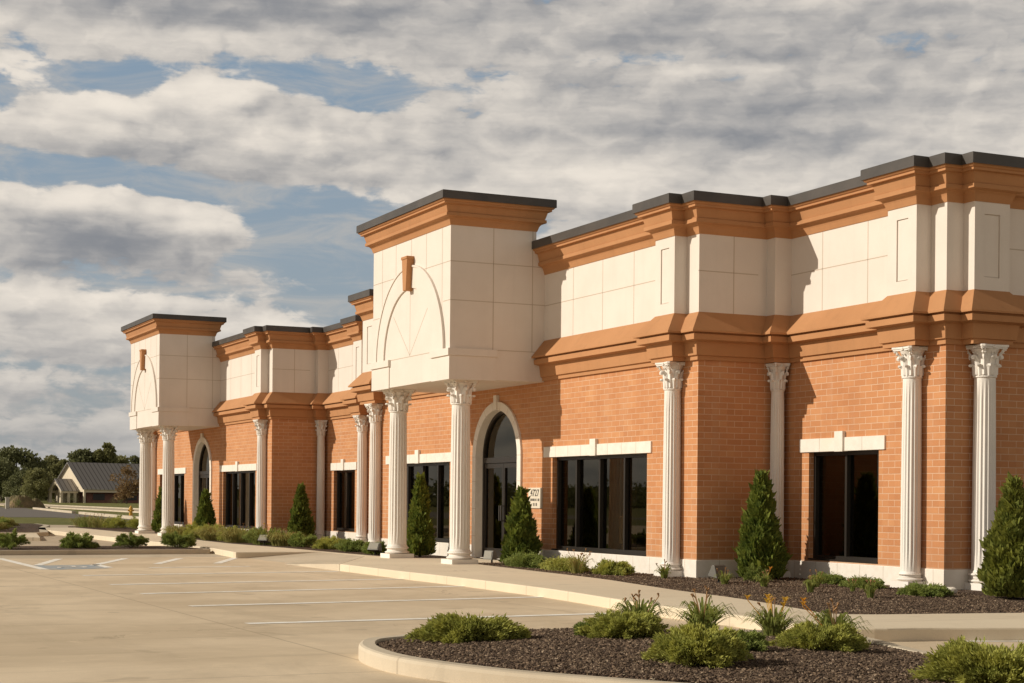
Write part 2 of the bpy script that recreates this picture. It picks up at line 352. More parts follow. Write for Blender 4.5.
# pilasters over the wall columns, with their recessed panel ---------------------------
def pilaster(ax,x0,x1,y0,y1,inset):
    m=M(); u0,u1,z0,z1=inset
    if ax=='y':
        plate(rect(x0,x1,3.802,6.40),[rect(u0,u1,z0,z1)],'y',y0,.03,m); m.box(x0,x1,y0+.03,y1,3.802,6.40)
    else:
        plate(rect(y0,y1,3.802,6.40),[rect(u0,u1,z0,z1)],'x',x1,.03,m); m.box(x0,x1-.03,y0,y1,3.802,6.40)
    o=m.build('pilaster',CREAM,BLD)
    m=M()
    if ax=='y': m.box(u0+.012,u1-.012,y0+.018,y0+.029,z0+.012,z1-.012)
    else: m.box(x1-.029,x1-.018,u0+.012,u1-.012,z0+.012,z1-.012)
    m.build('inset_panel',CREAM,o)
for dx in (0,-LX):
    pilaster('y',4.91+dx,5.57+dx,-.25,.0,(5.10+dx,5.38+dx,4.74,5.70))
    M().box(5.9+dx,6.22+dx,1.38,1.76,3.802,6.40).build('pilaster',CREAM,BLD)
    pilaster('y',9.24+dx,9.94+dx,1.44,YB,(9.46+dx,9.74+dx,4.74,5.70))
    pilaster('y',-10.1+dx,-9.1+dx,-.25,0,(-9.78+dx,-9.42+dx,4.74,5.70))
pilaster('x',10.31,10.56,2.04,2.72,(2.23,2.53,4.74,5.70))

# columns ------------------------------------------------------------
def capital(R,H,half):
    m=M(); r=R*.92
    m.lathe([(r*1.0,0),(r*1.12,.012),(r*1.12,.03),(r*.98,.042),(r*1.0,H*.5),(r*1.1,H*.75),(r*1.36,H*.88)],28)
    # abacus with concave sides and cut corners
    c=half; pts=[]
    for q in range(4):
        a=-q*math.pi/2
        for u,v in ((-.86,1.),(-.55,.88),(0,.80),(.55,.88),(.86,1.)):
            x,y=u*c,v*c; pts.append((x*math.cos(a)-y*math.sin(a),x*math.sin(a)+y*math.cos(a)))
    pts=pts[::-1]
    m.prism(pts,H*.885,H*.93); m.prism([(x*1.06,y*1.06) for x,y in pts],H*.935,H)
    # two rows of leaves that curl over
    def leaf(a,z0,h,w,out,r0):
        prof=[(0,0),(.02,.25),(.06,.5),(.16,.75),(.42,.93),(.75,1.0),(.95,.90),(.90,.80)]
        wid=[.8,.95,1.05,1.0,.85,.62,.42,.2]; vs=[]
        for (o,z),wd in zip(prof,wid):
            for s,dr in ((-1,-.012),(-.55,.006),(0,.02),(.55,.006),(1,-.012)):
                rr=r0+o*out+dr*(R/.15); t=a+s*wd*w/rr*.5
                vs.append((rr*math.cos(t),rr*math.sin(t),z0+z*h+(-.015*h*abs(s))))
        fs=[(i*5+j,i*5+j+1,(i+1)*5+j+1,(i+1)*5+j) for i in range(7) for j in range(4)]
        m.add(vs,fs)
        vs2=[(x*.94,y*.94,z-.006) for x,y,z in vs]; m.add(vs2,[f[::-1] for f in fs])
    for k in range(8): leaf(k*math.pi/4+math.pi/8,.03,H*.36,R*.62,R*.42,r*1.03)
    for k in range(8): leaf(k*math.pi/4,.05,H*.60,R*.60,R*.50,r*1.05)
    # corner volutes and the small inner spirals
    def spiral(a,rc,zc,rr,th,off):
        pts=[]; 
        for i in range(15):
            t=i/14*4.2; q=rr*(1-t/5.2); x=rc+q*math.cos(t+.6); z=zc+q*math.sin(t+.6)
            pts.append((x*math.cos(a)-off*math.sin(a),x*math.sin(a)+off*math.cos(a),z))
        m.tube(pts,th,5)
    for k in range(4):
        a=k*math.pi/2+math.pi/4
        for off in (-.018*R/.15,.018*R/.15): spiral(a,half*1.10,H*.79,R*.25,R*.085,off)
        m.tube([(r*1.1*math.cos(a),r*1.1*math.sin(a),H*.52),(R*1.25*math.cos(a),R*1.25*math.sin(a),H*.70),(half*1.14*math.cos(a),half*1.14*math.sin(a),H*.875)],[R*.10,R*.13,R*.13],6)
        for s in (-1,1): spiral(k*math.pi/2+s*.16,R*1.12,H*.74,R*.13,R*.055,0)
        b=k*math.pi/2; m.lathe([(.001,H*.88),(R*.2,H*.9),(R*.2,H*.97),(.001,H*.99)],8,(half*.83*math.cos(b),half*.83*math.sin(b)))
    return m
def column(x,y,R,H,cap,half,pl,ztop):
    m=M(); fl=18; seg=fl*8; rows=9; zb=.27 if R>.17 else .22; z1=ztop-cap; vs=[]
    for i in range(rows+1):
        t=i/rows; r=R*(1-.10*t*t); z=zb+(z1-zb)*t
        fade=1 if .03<t<.99 else .0
        for j in range(seg):
            u=(j%8)/8; d=max(0,math.sin((u-.16)/.84*math.pi)) if u>.16 else 0
            rr=r-(R*.085)*d*fade; a=2*math.pi*j/seg; vs.append((rr*math.cos(a),rr*math.sin(a),z))
    # end rows sit close to the ends so the flutes stop short of base and capital
    m.add(vs,[(i*seg+j,i*seg+(j+1)%seg,(i+1)*seg+(j+1)%seg,(i+1)*seg+j) for i in range(rows) for j in range(seg)])
    for i,(t,) in enumerate([(0,)]): pass
    sh_=m.build('column',COLWHITE,BLD,loc=(x,y,0))
    # flutes: pull the first ring up so the stop is short
    b=M(); b.box(-pl,pl,-pl,pl,-.1,.095); p2=pl*.96
    tor=lambda r0,za,zb_,o:[(r0+o*math.sin(math.pi*i/6),za+(zb_-za)*i/6) for i in range(7)]
    prof=[(R*1.0,.095)]+tor(p2-.045,.097,.155,.045)+[(p2-.05,.158),(R*1.10,.165),(R*1.06,.178),(R*1.10,.192)]+tor(R*1.08,.195,zb-.018,.035)+[(R*1.10,zb-.015),(R*1.08,zb),(R*.98,zb+.03)]
    b.lathe(prof,36); b.build('base',COLWHITE,sh_)
    capital(R*.9/.92,cap,half).build('capital',COLWHITE,sh_,loc=(0,0,z1))
    return sh_
for dx in (0,-LX):
    for cx in (-.44,-3.92): column(cx+dx,-1.645,.205,3.7,.50,.275,.286,3.698)
    for cx,cy in ((5.33,-.125),(6.11,1.53),(9.68,1.59),(-9.42,-.125)): column(cx+dx,cy,.125 if cy>1.5 and cy<1.55 else .158,3.7,.49,.155 if cy>1.5 and cy<1.55 else .225,.18 if cy>1.5 and cy<1.55 else .22,3.712)
column(10.47,2.34,.178,3.7,.50,.25,.235,3.712)

# porticos -------------------------------------------------------------
for dx in (0,-LX):
    m=M(); m.box(-W+dx,dx,-P,.28,3.70,6.53); m.box(-W+dx+.0005,dx-.0005,-P+.0005,YT,6.53,6.78)
    # stepped pedestal zone on the front corners
    m.box(-W-.02+dx,-3.32+dx,-P-.02,-P+.01,3.685,4.16); m.box(-W-.05+dx,-3.28+dx,-P-.055,-P+.01,4.16,4.30)
    m.box(-.90+dx,.02+dx,-P-.02,-1.09,3.685,4.16); m.box(-.93+dx,.05+dx,-P-.055,-1.07,4.16,4.30)
    m.box(-W-.02+dx,-W+.1+dx,-P,-1.09,3.685,4.16); m.box(-W-.05+dx,-W+.1+dx,-P,-1.07,4.16,4.30)
    seg=[('y',-P,x-J+dx,x+J+dx,5.9 if abs(x+2.15)<1.5 else 4.31,6.75) for x in (-3.81,-2.99,-2.10,-1.27,-.42)]
    seg+= [('y',-P,-W+dx,dx,6.03-J,6.03+J),('y',-P,-W+dx,-3.9+dx,5.26-J,5.26+J),('y',-P,-.35+dx,dx,5.26-J,5.26+J),('y',-P,-3.28+dx,-.93+dx,4.285-J,4.285+J),('y',-P,-2.15-J+dx,-2.15+J+dx,4.3,5.75)]
    for ss in (0,1):
        seg+= [('x' if ss==0 else 'w',dx if ss==0 else dx-W,y0,y1,z0,z1) for y0,y1,z0,z1 in ((-1.15-J,-1.15+J,3.71,6.75),(-.28-J,-.28+J,4.30,6.75),(-P,0,6.03-J,6.03+J),(-P,0,5.26-J,5.26+J),(-1.09,0,4.30-J,4.30+J))]
    joints(m,seg)
    for ang in (-.82,.82): # fan joints inside the arch
        a=Vector((math.sin(ang),0,math.cos(ang)*1.0)); q=Vector((a.z,0,-a.x))*J; o=Vector((-2.15+dx,-P-.0018,4.31)); e=o+a*1.32
        v=[o-q,o+q,e+q,e-q]; m.add([tuple(p) for p in v]+[(p.x,p.y+.01,p.z) for p in v],[(0,1,2,3),(4,5,6,7),(0,1,5,4),(1,2,6,5),(2,3,7,6),(3,0,4,7)],1)
    po=m.build('portico',[CREAM,SEAL],BLD)
    # raised arch moulding and thin joint round it
    def band(r0,r1,rise0,rise1,y0,y1,name,mt,n=36,z=4.30):
        b=M(); A=arch(-2.15+dx,r1,z,rise1,n); B=arch(-2.15+dx,r0,z,rise0,n); vs=[(x,y,zz) for y in (y0,y1) for L_ in (A,B) for x,zz in L_]; k=n+1
        fs=[]
        for i in range(n):
            fs+= [(i,i+1,k+i+1,k+i),(2*k+i,2*k+i+1,3*k+i+1,3*k+i),(i,i+1,2*k+i+1,2*k+i),(k+i,k+i+1,3*k+i+1,3*k+i)]
        fs+= [(0,k,3*k,2*k),(n,k+n,3*k+n,2*k+n)]; b.add(vs,fs); return b.build(name,mt,po)
    band(1.47,1.90,1.42,1.88,-P-.035,-P+.01,'arch_moulding',CREAM)
    band(1.875,1.915,1.855,1.895,-P-.055,-P+.008,'arch_bead',CREAM)
    b=M(); c=-2.10+dx; v=[(c-.085,5.66),(c+.085,5.66),(c+.155,6.36),(c-.155,6.36)]
    b.add([(x,-P-.16,z) for x,z in v]+[(x,-P+.01,z) for x,z in v],[(0,1,2,3),(4,5,6,7),(0,1,5,4),(1,2,6,5),(2,3,7,6),(3,0,4,7)]); b.box(c-.165,c+.165,-P-.175,-P+.01,6.31,6.37); b.build('keystone',TERRA,po,bevel=.008)
    ring=[(-W+dx,-P),(dx,-P),(dx,YT),(-W+dx,YT)]
    M().sweep(upprof(6.745,.94),ring,True).build('cornice',TERRA,po); M().sweep(copprof(7.222,7.372),ring,True).build('coping',COPING,po)
    M().box(-W+.05+dx,-.05+dx,-P+.05,YT-.05,7.1,7.2).build('roof',ROOF,po)
    M().box(-W+.3+dx,-.3+dx,YT-.3,YT-.02,6.7,7.2).build('parapet',CREAM,po)

# windows and doors -----------------------------------------------------
def window(x0,x1,z0,z1,y,mull,key):
    """storefront window: frame set back in the brick opening"""
    f=M(); yf=y+.10; fw=.055; d=.11
    f.box(x0,x1,yf,yf+d,z0,z0+.075); f.box(x0,x1,yf,yf+d,z1-.07,z1)
    xs=[x0]+mull+[x1]
    for i,x in enumerate(xs):
        a,b=(x,x+fw) if i==0 else ((x-fw,x) if i==len(xs)-1 else (x-fw/2,x+fw/2)); f.box(a,b,yf-.0,yf+d-.001,z0+.075,z1-.07)
    f.box(x0,x1,y-.012,yf,z0-.008,z0+.018)
    o=f.build('window',FRAME,BLD)
    g=M()
    for a,b in zip(xs[:-1],xs[1:]): g.add([(a+.01,yf+.075,z0+.05),(b-.01,yf+.075,z0+.05),(b-.01,yf+.075,z1-.05),(a+.01,yf+.075,z1-.05)],[(0,1,2,3)])
    g.build('pane',GLASS,o,fix=False)
def lintel(x0,x1,z0,z1,y,kc,n):
    l=M(); xs=np.linspace(x0,x1,n+1)
    for a,b in zip(xs[:-1],xs[1:]): l.box(a+.003,b-.003,y-.03,y+.12,z0,z1)
    l.box(x0+.01,x1-.01,y-.022,y+.11,z0+.005,z1-.005)
    o=l.build('lintel',LIME,BLD,bevel=.004); k=M(); k.box(kc-.115,kc+.115,y-.065,y+.05,z0-.01,z1+.105); k.build('keystone',LIME,o,bevel=.006)
for dx in (0,-LX):
    window(.42+dx,4.24+dx,.31,2.17,0,[1.27+dx,2.24+dx,3.22+dx],0); lintel(.06+dx,4.42+dx,2.165,2.375,0,2.24+dx,8)
    window(-8.70+dx,-4.87+dx,.31,2.17,0,[-7.74+dx,-6.78+dx,-5.82+dx],0); lintel(-8.95+dx,-4.60+dx,2.165,2.375,0,-6.78+dx,8)
    window(6.79+dx,8.70+dx,.33,2.16,YB,[7.70+dx],0); lintel(6.54+dx,8.88+dx,2.155,2.38,YB,7.70+dx,4)
window(-12.95,-11.1,.33,2.16,YB,[-12.02],0); lintel(-13.2,-10.85,2.155,2.38,YB,-12.02,4)
for dx in (0,-LX):
    c=doorc+dx; zs=2.24
    # stone arch surround
    b=M(); n=30; ro,ri=1.25,1.07; hro,hri=1.17,.99
    A=arch(c,ro,zs,hro,n,-.1); B=arch(c,ri,zs,hri,n,-.1); k=len(A)
    vs=[(x,y,z) for y in (-.045,.20) for L_ in (A,B) for x,z in L_]; fs=[]
    for i in range(k-1): fs+= [(i,i+1,k+i+1,k+i),(2*k+i,2*k+i+1,3*k+i+1,3*k+i),(i,i+1,2*k+i+1,2*k+i),(k+i,k+i+1,3*k+i+1,3*k+i)]
    b.add(vs,fs)
    for t in np.linspace(0,math.pi,10):
        p0=Vector((c+ri*math.cos(t),0,zs+hri*math.sin(t))); p1=Vector((c+ro*math.cos(t),0,zs+hro*math.sin(t))); q=Vector((-math.sin(t),0,math.cos(t)))*.004
        v=[p0-q,p0+q,p1+q,p1-q]; b.add([(p.x,-.0465,p.z) for p in v]+[(p.x,-.04,p.z) for p in v],[(0,1,2,3),(4,5,6,7),(0,1,5,4),(1,2,6,5),(2,3,7,6),(3,0,4,7)],1)
    for zz in (.5,1.1,1.7):
        for s in (-1,1): b.box(c+s*1.157-.107,c+s*1.157+.107,-.0465,-.04,zz-.004,zz+.004,1)
    so=b.build('arch_surround',[LIME,SEAL],BLD)
    M().box(c-.075,c+.075,-.08,.0,zs+hri+.0,zs+hro+.14).build('keystone',LIME,so,bevel=.006)
    # bronze door set
    f=M(); y0,y1=.13,.23; A=arch(c,ri+.01,zs,hri+.01,n,0.0); B=arch(c,ri-.07,zs,hri-.07,n,0.0); k=len(A)
    vs=[(x,y,z) for y in (y0,y1) for L_ in (A,B) for x,z in L_]; fs=[]
    for i in range(k-1): fs+= [(i,i+1,k+i+1,k+i),(2*k+i,2*k+i+1,3*k+i+1,3*k+i),(i,i+1,2*k+i+1,2*k+i),(k+i,k+i+1,3*k+i+1,3*k+i)]
    f.add(vs,fs); f.box(c-ri+.06,c+ri-.06,y0-.01,y1-.001,2.10,2.22); fo=f.build('door_frame',FRAME,BLD)
    g=M(); G=arch(c,ri-.05,2.22,hri+.02-.05,n); g.add([(x,.18,z) for x,z in G],[tuple(range(len(G)))]); g.build('transom_pane',GLASS,fo,fix=False)
    for s in (-1,1):
        a,b2=(c-ri+.075,c-.006) if s<0 else (c+.006,c+ri-.075); d=M()
        d.box(a,a+.06,.145,.205,.03,2.09); d.box(b2-.06,b2,.145,.205,.03,2.09); d.box(a+.06,b2-.06,.145,.205,1.99,2.09); d.box(a+.06,b2-.06,.145,.205,.03,.24)
        do=d.build('door',FRAME,BLD); g=M(); g.add([(a+.05,.18,.22),(b2-.05,.18,.22),(b2-.05,.18,2.0),(a+.05,.18,2.0)],[(0,1,2,3)]); g.build('pane',GLASS,do,fix=False)
        hx=b2-.035 if s<0 else a+.035
        h=M(); h.tube([(hx,.14,.85),(hx,.07,.85),(hx,.07,1.17),(hx,.14,1.17)],.013,8); h.build('handle',COPING,do)
    M().box(c-ri-.02,c+ri+.02,.0,.30,-.1,.028).build('threshold',LIME,BLD)
# rooms behind the glass -----------------------------------------------
ZC=2.9
M().box(-34.6,10.0,2.03,11.9,-.15,-.02).build('floor',ROOMFLOOR,BLD)
M().box(-34.6,10.0,2.03,11.9,ZC,ZC+.1).build('ceiling',ROOMWALL,BLD)
for dx in (0,-LX):
    M().box(-9.79+dx,5.66+dx,.31,2.03,-.15,-.021).build('floor',ROOMFLOOR,BLD); M().box(-9.79+dx,5.66+dx,.31,2.03,ZC,ZC+.099).build('ceiling',ROOMWALL,BLD)
for x0,x1 in ((-9.8,-3.6),(-.9,5.66),(-9.8-LX,-3.6-LX),(-.9-LX,5.66-LX)):
    M().box(x0,x1,5.0,5.1,-.02,ZC).build('partition',ROOMWALL,BLD)
for x in (-3.5,-.8,5.5,-3.5-LX,-.8-LX,5.5-LX,-9.75): M().box(x,x+.1,.32 if x<5 else 2.05,11.5,-.02,ZC).build('partition',ROOMWALL,BLD)

# ---- things seen through the glass -----------------------------------
def curtain(x0,x1,y,label):
    n=60; m=M(); vs=[]
    for i in range(n+1):
        u=i/n; x=x0+(x1-x0)*u; yy=y+.035*math.sin(u*math.pi*2*9)+.01*math.sin(u*41)
        vs+= [(x,yy,.06),(x,yy,2.35)]
    m.add(vs,[(2*i,2*i+2,2*i+3,2*i+1) for i in range(n)]); o=m.build('curtain',CURTAIN,fix=False)
    s=o.modifiers.new('solid','SOLIDIFY'); s.thickness=.004; tag(o,label,'curtain')
curtain(2.62,3.15,.42,'brown pleated curtain behind the third pane of the window right of the near door')
curtain(1.9-LX,2.6-LX,.42,'pale brown curtain behind the window right of the far arched door')
def armchair(x,y,rz,label):
    r=tag(empty('armchair',(x,y,-.02),rz),label,'chair','yellow armchairs inside the near wing')
    m=M(); m.box(-.30,.30,-.30,.28,.32,.46); m.build('seat',GOLD,r,bevel=.03)
    m=M(); m.box(-.30,.30,.22,.34,.46,1.02); m.build('backrest',GOLD,r,bevel=.03)
    for s in (-1,1):
        m=M(); m.tube([(s*.32,-.26,.0),(s*.32,-.26,.62),(s*.32,.28,.66)],.025,6); m.build('armrest',WOOD,r)
        for q in (-.27,.27): m=M(); m.box(s*.28-.025,s*.28+.025,q-.025,q+.025,0,.32); m.build('leg',WOOD,r)
armchair(1.62,1.35,math.pi*.95,'yellow armchair behind the second pane of the four pane window right of the near door'); 
armchair(2.75,1.55,math.pi*1.05,'yellow armchair behind the third pane of the window, half covered by the brown curtain')
r=tag(empty('hanging_lantern',(1.75,1.5,1.72)),'black hanging lantern high behind the second window pane right of the near door','lantern')
m=M(); m.tube([(0,0,.42),(0,0,1.18)],.012,5); m.build('chain',IRON,r)
m=M()
for k in range(6):
    a=k*math.pi/3; m.tube([(0,0,.42),(.10*math.cos(a),.10*math.sin(a),.34),(.20*math.cos(a),.20*math.sin(a),.12),(.16*math.cos(a),.16*math.sin(a),0)],.014,5)
m.lathe([(.205,.11),(.22,.12),(.205,.13)],18); m.lathe([(.0,-.05),(.05,-.02),(.17,.0),(.17,.02),(0,.02)],18); m.build('cage',IRON,r)
r=tag(empty('round_table',(2.2,1.75,-.02)),'small round wooden table between the yellow armchairs inside the window','table')
M().lathe([(.3,.60),(.32,.62),(.32,.64),(0,.645)],20).build('tabletop',WOOD,r); M().lathe([(.2,0),(.05,.05),(.035,.3),(.05,.6)],12).build('pedestal',WOOD,r)

# ---- address plaque ---------------------------------------------------
r=tag(empty('address_plaque',(-.32,-.0,1.13)),'pale stone address plaque reading 4727 on the brick beside the near arched door','sign')
M().box(-.31,.31,-.03,.0,0,.42).build('plate',PLAQUE,r,bevel=.006)
def text(s,name,size,x,z,y,parent,mt,ext=.003):
    c=bpy.data.curves.new(name,'FONT'); c.body=s; c.size=size; c.align_x='CENTER'; c.align_y='CENTER'; c.extrude=ext; c.materials.append(mt)
    tmp=bpy.data.objects.new('t',c); me=bpy.data.meshes.new_from_object(tmp); bpy.data.objects.remove(tmp); o=bpy.data.objects.new(name,me); COL.objects.link(o); o.rotation_euler=(math.pi/2,0,0); o.location=(x,y,z); o.parent=parent; return o
text('4727','numerals',.20,0,.31,-.033,r,INK)
for x,w in ((-.20,.05),(-.13,.03),(-.08,.04),(-.02,.02),(.03,.03),(.10,.02),(.16,.05)): M().box(x,x+w,-.034,-.029,.15,.20).build('letter',INK,r)
for x,w in ((-.07,.03),(0,.02),(.06,.04)): M().box(x,x+w,-.034,-.029,.05,.11).build('letter',INK,r)

# ------------------------------------------------------------------ ground, walks, kerbs
def flat(name,poly,z,mt,kind='structure'):
    m=M(); n=len(poly); a=sum(poly[i][0]*poly[(i+1)%n][1]-poly[(i+1)%n][0]*poly[i][1] for i in range(n))
    if a<0: poly=poly[::-1]
    m.add([(x,y,z) for x,y in poly],[tuple(range(n))]); o=m.build(name,mt,fix=False); o['kind']=kind; return o
def smooth(pts,k=6,closed=False):
    n=len(pts); out=[]
    rng=range(n) if closed else range(n-1)
    for i in rng:
        p=[Vector(pts[(i+j)%n] if closed else pts[min(max(i+j,0),n-1)]) for j in (-1,0,1,2)]
        for s in range(k):
            t=s/k; out.append(tuple(.5*((2*p[1])+(p[2]-p[0])*t+(2*p[0]-5*p[1]+4*p[2]-p[3])*t*t+(3*p[1]-p[0]-3*p[2]+p[3])*t**3)))
    if not closed: out.append(tuple(pts[-1]))
    return out
S='structure'
flat('ground',[(-4000,-4000),(4000,-4000),(4000,4000),(-4000,4000)],-.19,GRASS)
flat('parking_lot',[(-9.0,-60),(70,-60),(70,40),(10.2,40),(10.2,1),(-9.0,1)],LOT,LOTC)
flat('gutter',[(-11.2,-60),(-9.0,-60),(-9.0,1),(-11.2,1)],LOT,CURBC)
flat('driveway',[(-56,-60),(-11.2,-60),(-11.2,2),(-52,2),(-55,.2)],LOT-.004,DRIVEC)
walkfront=[(-40,-4.1),(-12.0,-3.75),(-11.5,-3.78),(-8.1,-4.12)]
right=[(-2.6,-4.02),(2.6,-4.05),(5.4,-4.0),(8.6,-4.1),(11.3,-4.4),(12.6,-4.52),(14.0,-4.52),(15.3,-4.62),(16.1,-4.62),(16.42,-4.25),(16.55,-3.6),(16.85,-2.67),(17.6,0),(19.5,6),(22,14)]
walkback_r=[(17.3,14),(16.6,6),(15.5,1.2),(14.99,-.96),(14.78,-2.2),(14.62,-3.0),(14.3,-3.32),(13.5,-3.14),(11.5,-2.7),(9.54,-2.46),(7.85,-2.17),(5.92,-1.84),(3.22,-1.63),(.8,-1.42),(-.3,-1.30),(-.95,-1.0),(-1.0,-.3),(-1.0,.05)]
walkback_l=[(-3.38,.05),(-3.38,-.9),(-3.6,-1.15),(-4.6,-1.62),(-7.9,-1.8),(-11.4,-1.85),(-15.5,-2.15),(-18.8,-2.1),(-25,-1.6),(-25.78,-1.2),(-25.78,.05),(-28.17,.05),(-28.17,-.9),(-28.6,-1.4),(-32,-1.9),(-40,-2.0)]
walk=walkfront+[(-8.08,-2.0),(-5.05,-1.97)]+[(-.9,-4.03)]+smooth(right[1:],4)+smooth(walkback_r[:-2],4)+walkback_r[-2:]+walkback_l
w=M(); w.prism(walk,-.3,0); o=w.build('sidewalk',WALKC,bevel=.02); o['kind']=S
rp=M(); rp.add([(-5.0,-4.07,LOT-.02),(-.92,-4.03,-.004),(-5.06,-1.98,-.004),(-5.0,-4.07,-.3),(-.92,-4.03,-.3),(-5.06,-1.98,-.3)],[(0,1,2),(5,4,3),(0,1,4,3),(1,2,5,4),(2,0,3,5)])
rp.add([(-8.09,-4.12,LOT-.02),(-5.0,-4.07,LOT-.02),(-5.06,-1.98,-.004),(-8.09,-2.01,-.004),(-8.09,-4.12,-.3),(-5.0,-4.07,-.3),(-5.06,-1.98,-.3),(-8.09,-2.01,-.3)],[(0,1,2,3),(4,5,6,7),(0,1,5,4),(1,2,6,5),(2,3,7,6),(3,0,4,7)]); o=rp.build('kerb_ramp',CURBC); o['kind']=S
# mulch beds against the building
bedr=[(-.98,.03)]+smooth(walkback_r[:-2],4)[::-1]+[(10.3,14),(10.3,1.74),(5.96,1.74),(5.96,.02)]
bedl=[(-3.4,.03)]+walkback_l[1:10]+[(-25.8,.03),(-18.83,.03),(-18.80,1.74),(-10.12,1.74),(-10.12,.03)]
bedf=[(-28.19,.03)]+walkback_l[12:]+[(-40,4),(-34.9,4),(-34.9,.03)]
for bd in (bedr,bedl,bedf):
    flat('mulch_bed',bd,-.012,MULCH)
# kerb of the far planter strip
pl=[(-11.0,-30),(-11.0,-9.1),(-11.0,-6.8),(-11.15,-3.95),(-11.45,-3.85),(-14.2,-4.3),(-14.4,-8),(-14.4,-30)]
m=M(); m.prism(pl,-.3,-.02); o=m.build('planter_kerb',CURBC,bevel=.02); o['kind']=S
m=M(); m.prism([(-11.16,-29.9),(-11.16,-9.1),(-11.2,-4.1),(-14.0,-4.5),(-14.2,-8),(-14.2,-29.9)],-.2,-.012); o=m.build('mulch_bed',MULCH); o['kind']=S
# front island
isl=[(15.58,-9.35),(15.8,-9.72),(16.35,-9.96),(16.95,-10.04),(17.6,-10.03),(18.3,-9.9),(19.0,-9.66),(19.6,-9.33),(20.35,-8.86),(21.2,-8.25),(22.0,-7.4),(22.2,-6.7),(21.7,-6.2),(20.8,-5.9),(19.7,-5.62),(18.6,-5.4),(17.7,-5.1),(17.0,-4.98),(16.4,-5.25),(15.9,-6.0),(15.45,-7.2),(15.3,-8.3),(15.36,-9.0)]
isl=[(x+.05*max(0,min(1,(17.5-x)/1.5)),y+.10*max(0,min(1,(17.5-x)/1.5))) for x,y in isl]; isl=smooth(isl,3,True)
ia=sum(isl[i][0]*isl[(i+1)%len(isl)][1]-isl[(i+1)%len(isl)][0]*isl[i][1] for i in range(len(isl)))
islp=isl if ia>0 else isl[::-1]   # ccw: outside on the right
m=M(); m.sweep([(0,-.3),(.0,-.035),(-.012,-.010),(-.035,0),(-.145,0),(-.155,-.012),(-.155,-.3)],islp,True); o=m.build('island_kerb',CURBC); o['kind']=S
cxy=np.array(islp).mean(0)
def inside(p,poly):
    c=False; n=len(poly)
    for i in range(n):
        a,b=poly[i],poly[(i+1)%n]
        if (a[1]>p[1])!=(b[1]>p[1]) and p[0]<(b[0]-a[0])*(p[1]-a[1])/(b[1]-a[1])+a[0]: c=not c
    return c
def islz(x,y):
    # gentle mound of mulch
    d=min(1,max(0,1-((x-cxy[0])/3.4)**2-((y-cxy[1])/2.4)**2)); return -.03+.10*d
m=M(); rings=[]
for k,s in enumerate((.0,.25,.5,.75,.9,1.0)):
    ring=[]
    for (x,y) in islp:
        px,py=cxy[0]+(x-cxy[0])*s*.985,cxy[1]+(y-cxy[1])*s*.985
        if s==1.0:
            v=Vector((x-cxy[0],y-cxy[1])); v=v*(1-.13/v.length); px,py=cxy[0]+v.x,cxy[1]+v.y
        ring.append((px,py,islz(px,py) if s<1 else -.03))
    rings.append(ring)
n=len(islp); m.add([rings[0][0]]+[p for r_ in rings[1:] for p in r_],[(0,1+i,1+(i+1)%n) for i in range(n)]+[(1+k*n+i,1+(k+1)*n+i,1+(k+1)*n+(i+1)%n,1+k*n+(i+1)%n) for k in range(4) for i in range(n)])
o=m.build('island_mulch',MULCH,smooth=True); o['kind']=S
# loose bark chips lying on island and near bed
def chips(name,poly,zf,count,size,label):
    xs=[p[0] for p in poly]; ys=[p[1] for p in poly]; pts=[]
    while len(pts)<count:
        p=(random.uniform(min(xs),max(xs)),random.uniform(min(ys),max(ys)))
        if inside(p,poly): pts.append((p[0],p[1],zf(*p)))
    c=np.array(pts); n=len(c); a=R_.uniform(0,6.28,n); L=size*R_.uniform(.4,1.3,n); Wd=L*R_.uniform(.35,.8,n); T=L*R_.uniform(.15,.45,n)
    u=np.stack([np.cos(a),np.sin(a),R_.uniform(-.5,.5,n)],1); v=np.stack([-np.sin(a),np.cos(a),R_.uniform(-.5,.5,n)],1)
    k=np.cross(u,v); b=c+np.array([0,0,.004])
    V=np.stack([b-u*L[:,None]*.5-v*Wd[:,None]*.5,b+u*L[:,None]*.5-v*Wd[:,None]*.4,b+v*Wd[:,None]*.6,b+k*T[:,None]+u*L[:,None]*.1],1).reshape(-1,3)
    i=np.arange(n)*4; F=np.concatenate([np.stack([i,i+1,i+3],1),np.stack([i+1,i+2,i+3],1),np.stack([i+2,i,i+3],1)])
    o=mesh_np(name,V,F,MULCHC); tag(o,label,'mulch',None,'stuff')
def make_chip():
    m,t,b,p=mat('bark_chip',(.09,.06,.045),.9,0,.25)
    v=t.nodes.new('ShaderNodeTexVoronoi'); v.inputs['Scale'].default_value=40; t.links.new(p,v.inputs['Vector'])
    r=t.nodes.new('ShaderNodeValToRGB'); x,y,z=xyz(t,v.outputs['Color']); t.links.new(x.k,r.inputs[0]); e=r.color_ramp.elements
    e[0].color=(.064,.042,.030,1); e[1].color=(.40,.30,.21,1)
    q=e.new(.5); q.color=(.135,.09,.06,1); q=e.new(.85); q.color=(.22,.15,.095,1); t.links.new(r.outputs[0],b.inputs['Base Color']); return m
MULCHC=make_chip()
inner=[(cxy[0]+(x-cxy[0])*.945,cxy[1]+(y-cxy[1])*.93) for x,y in islp]
chips('bark_mulch',inner,islz,30000,.030,'loose dark brown bark chips covering the kerbed front island')
nb=[p for p in bedr if p[1]<1.8 and p[0]<15.2]; chips('bark_mulch',nb,lambda x,y:-.012,26000,.032,'loose dark brown bark chips in the bed along the near brick walls')

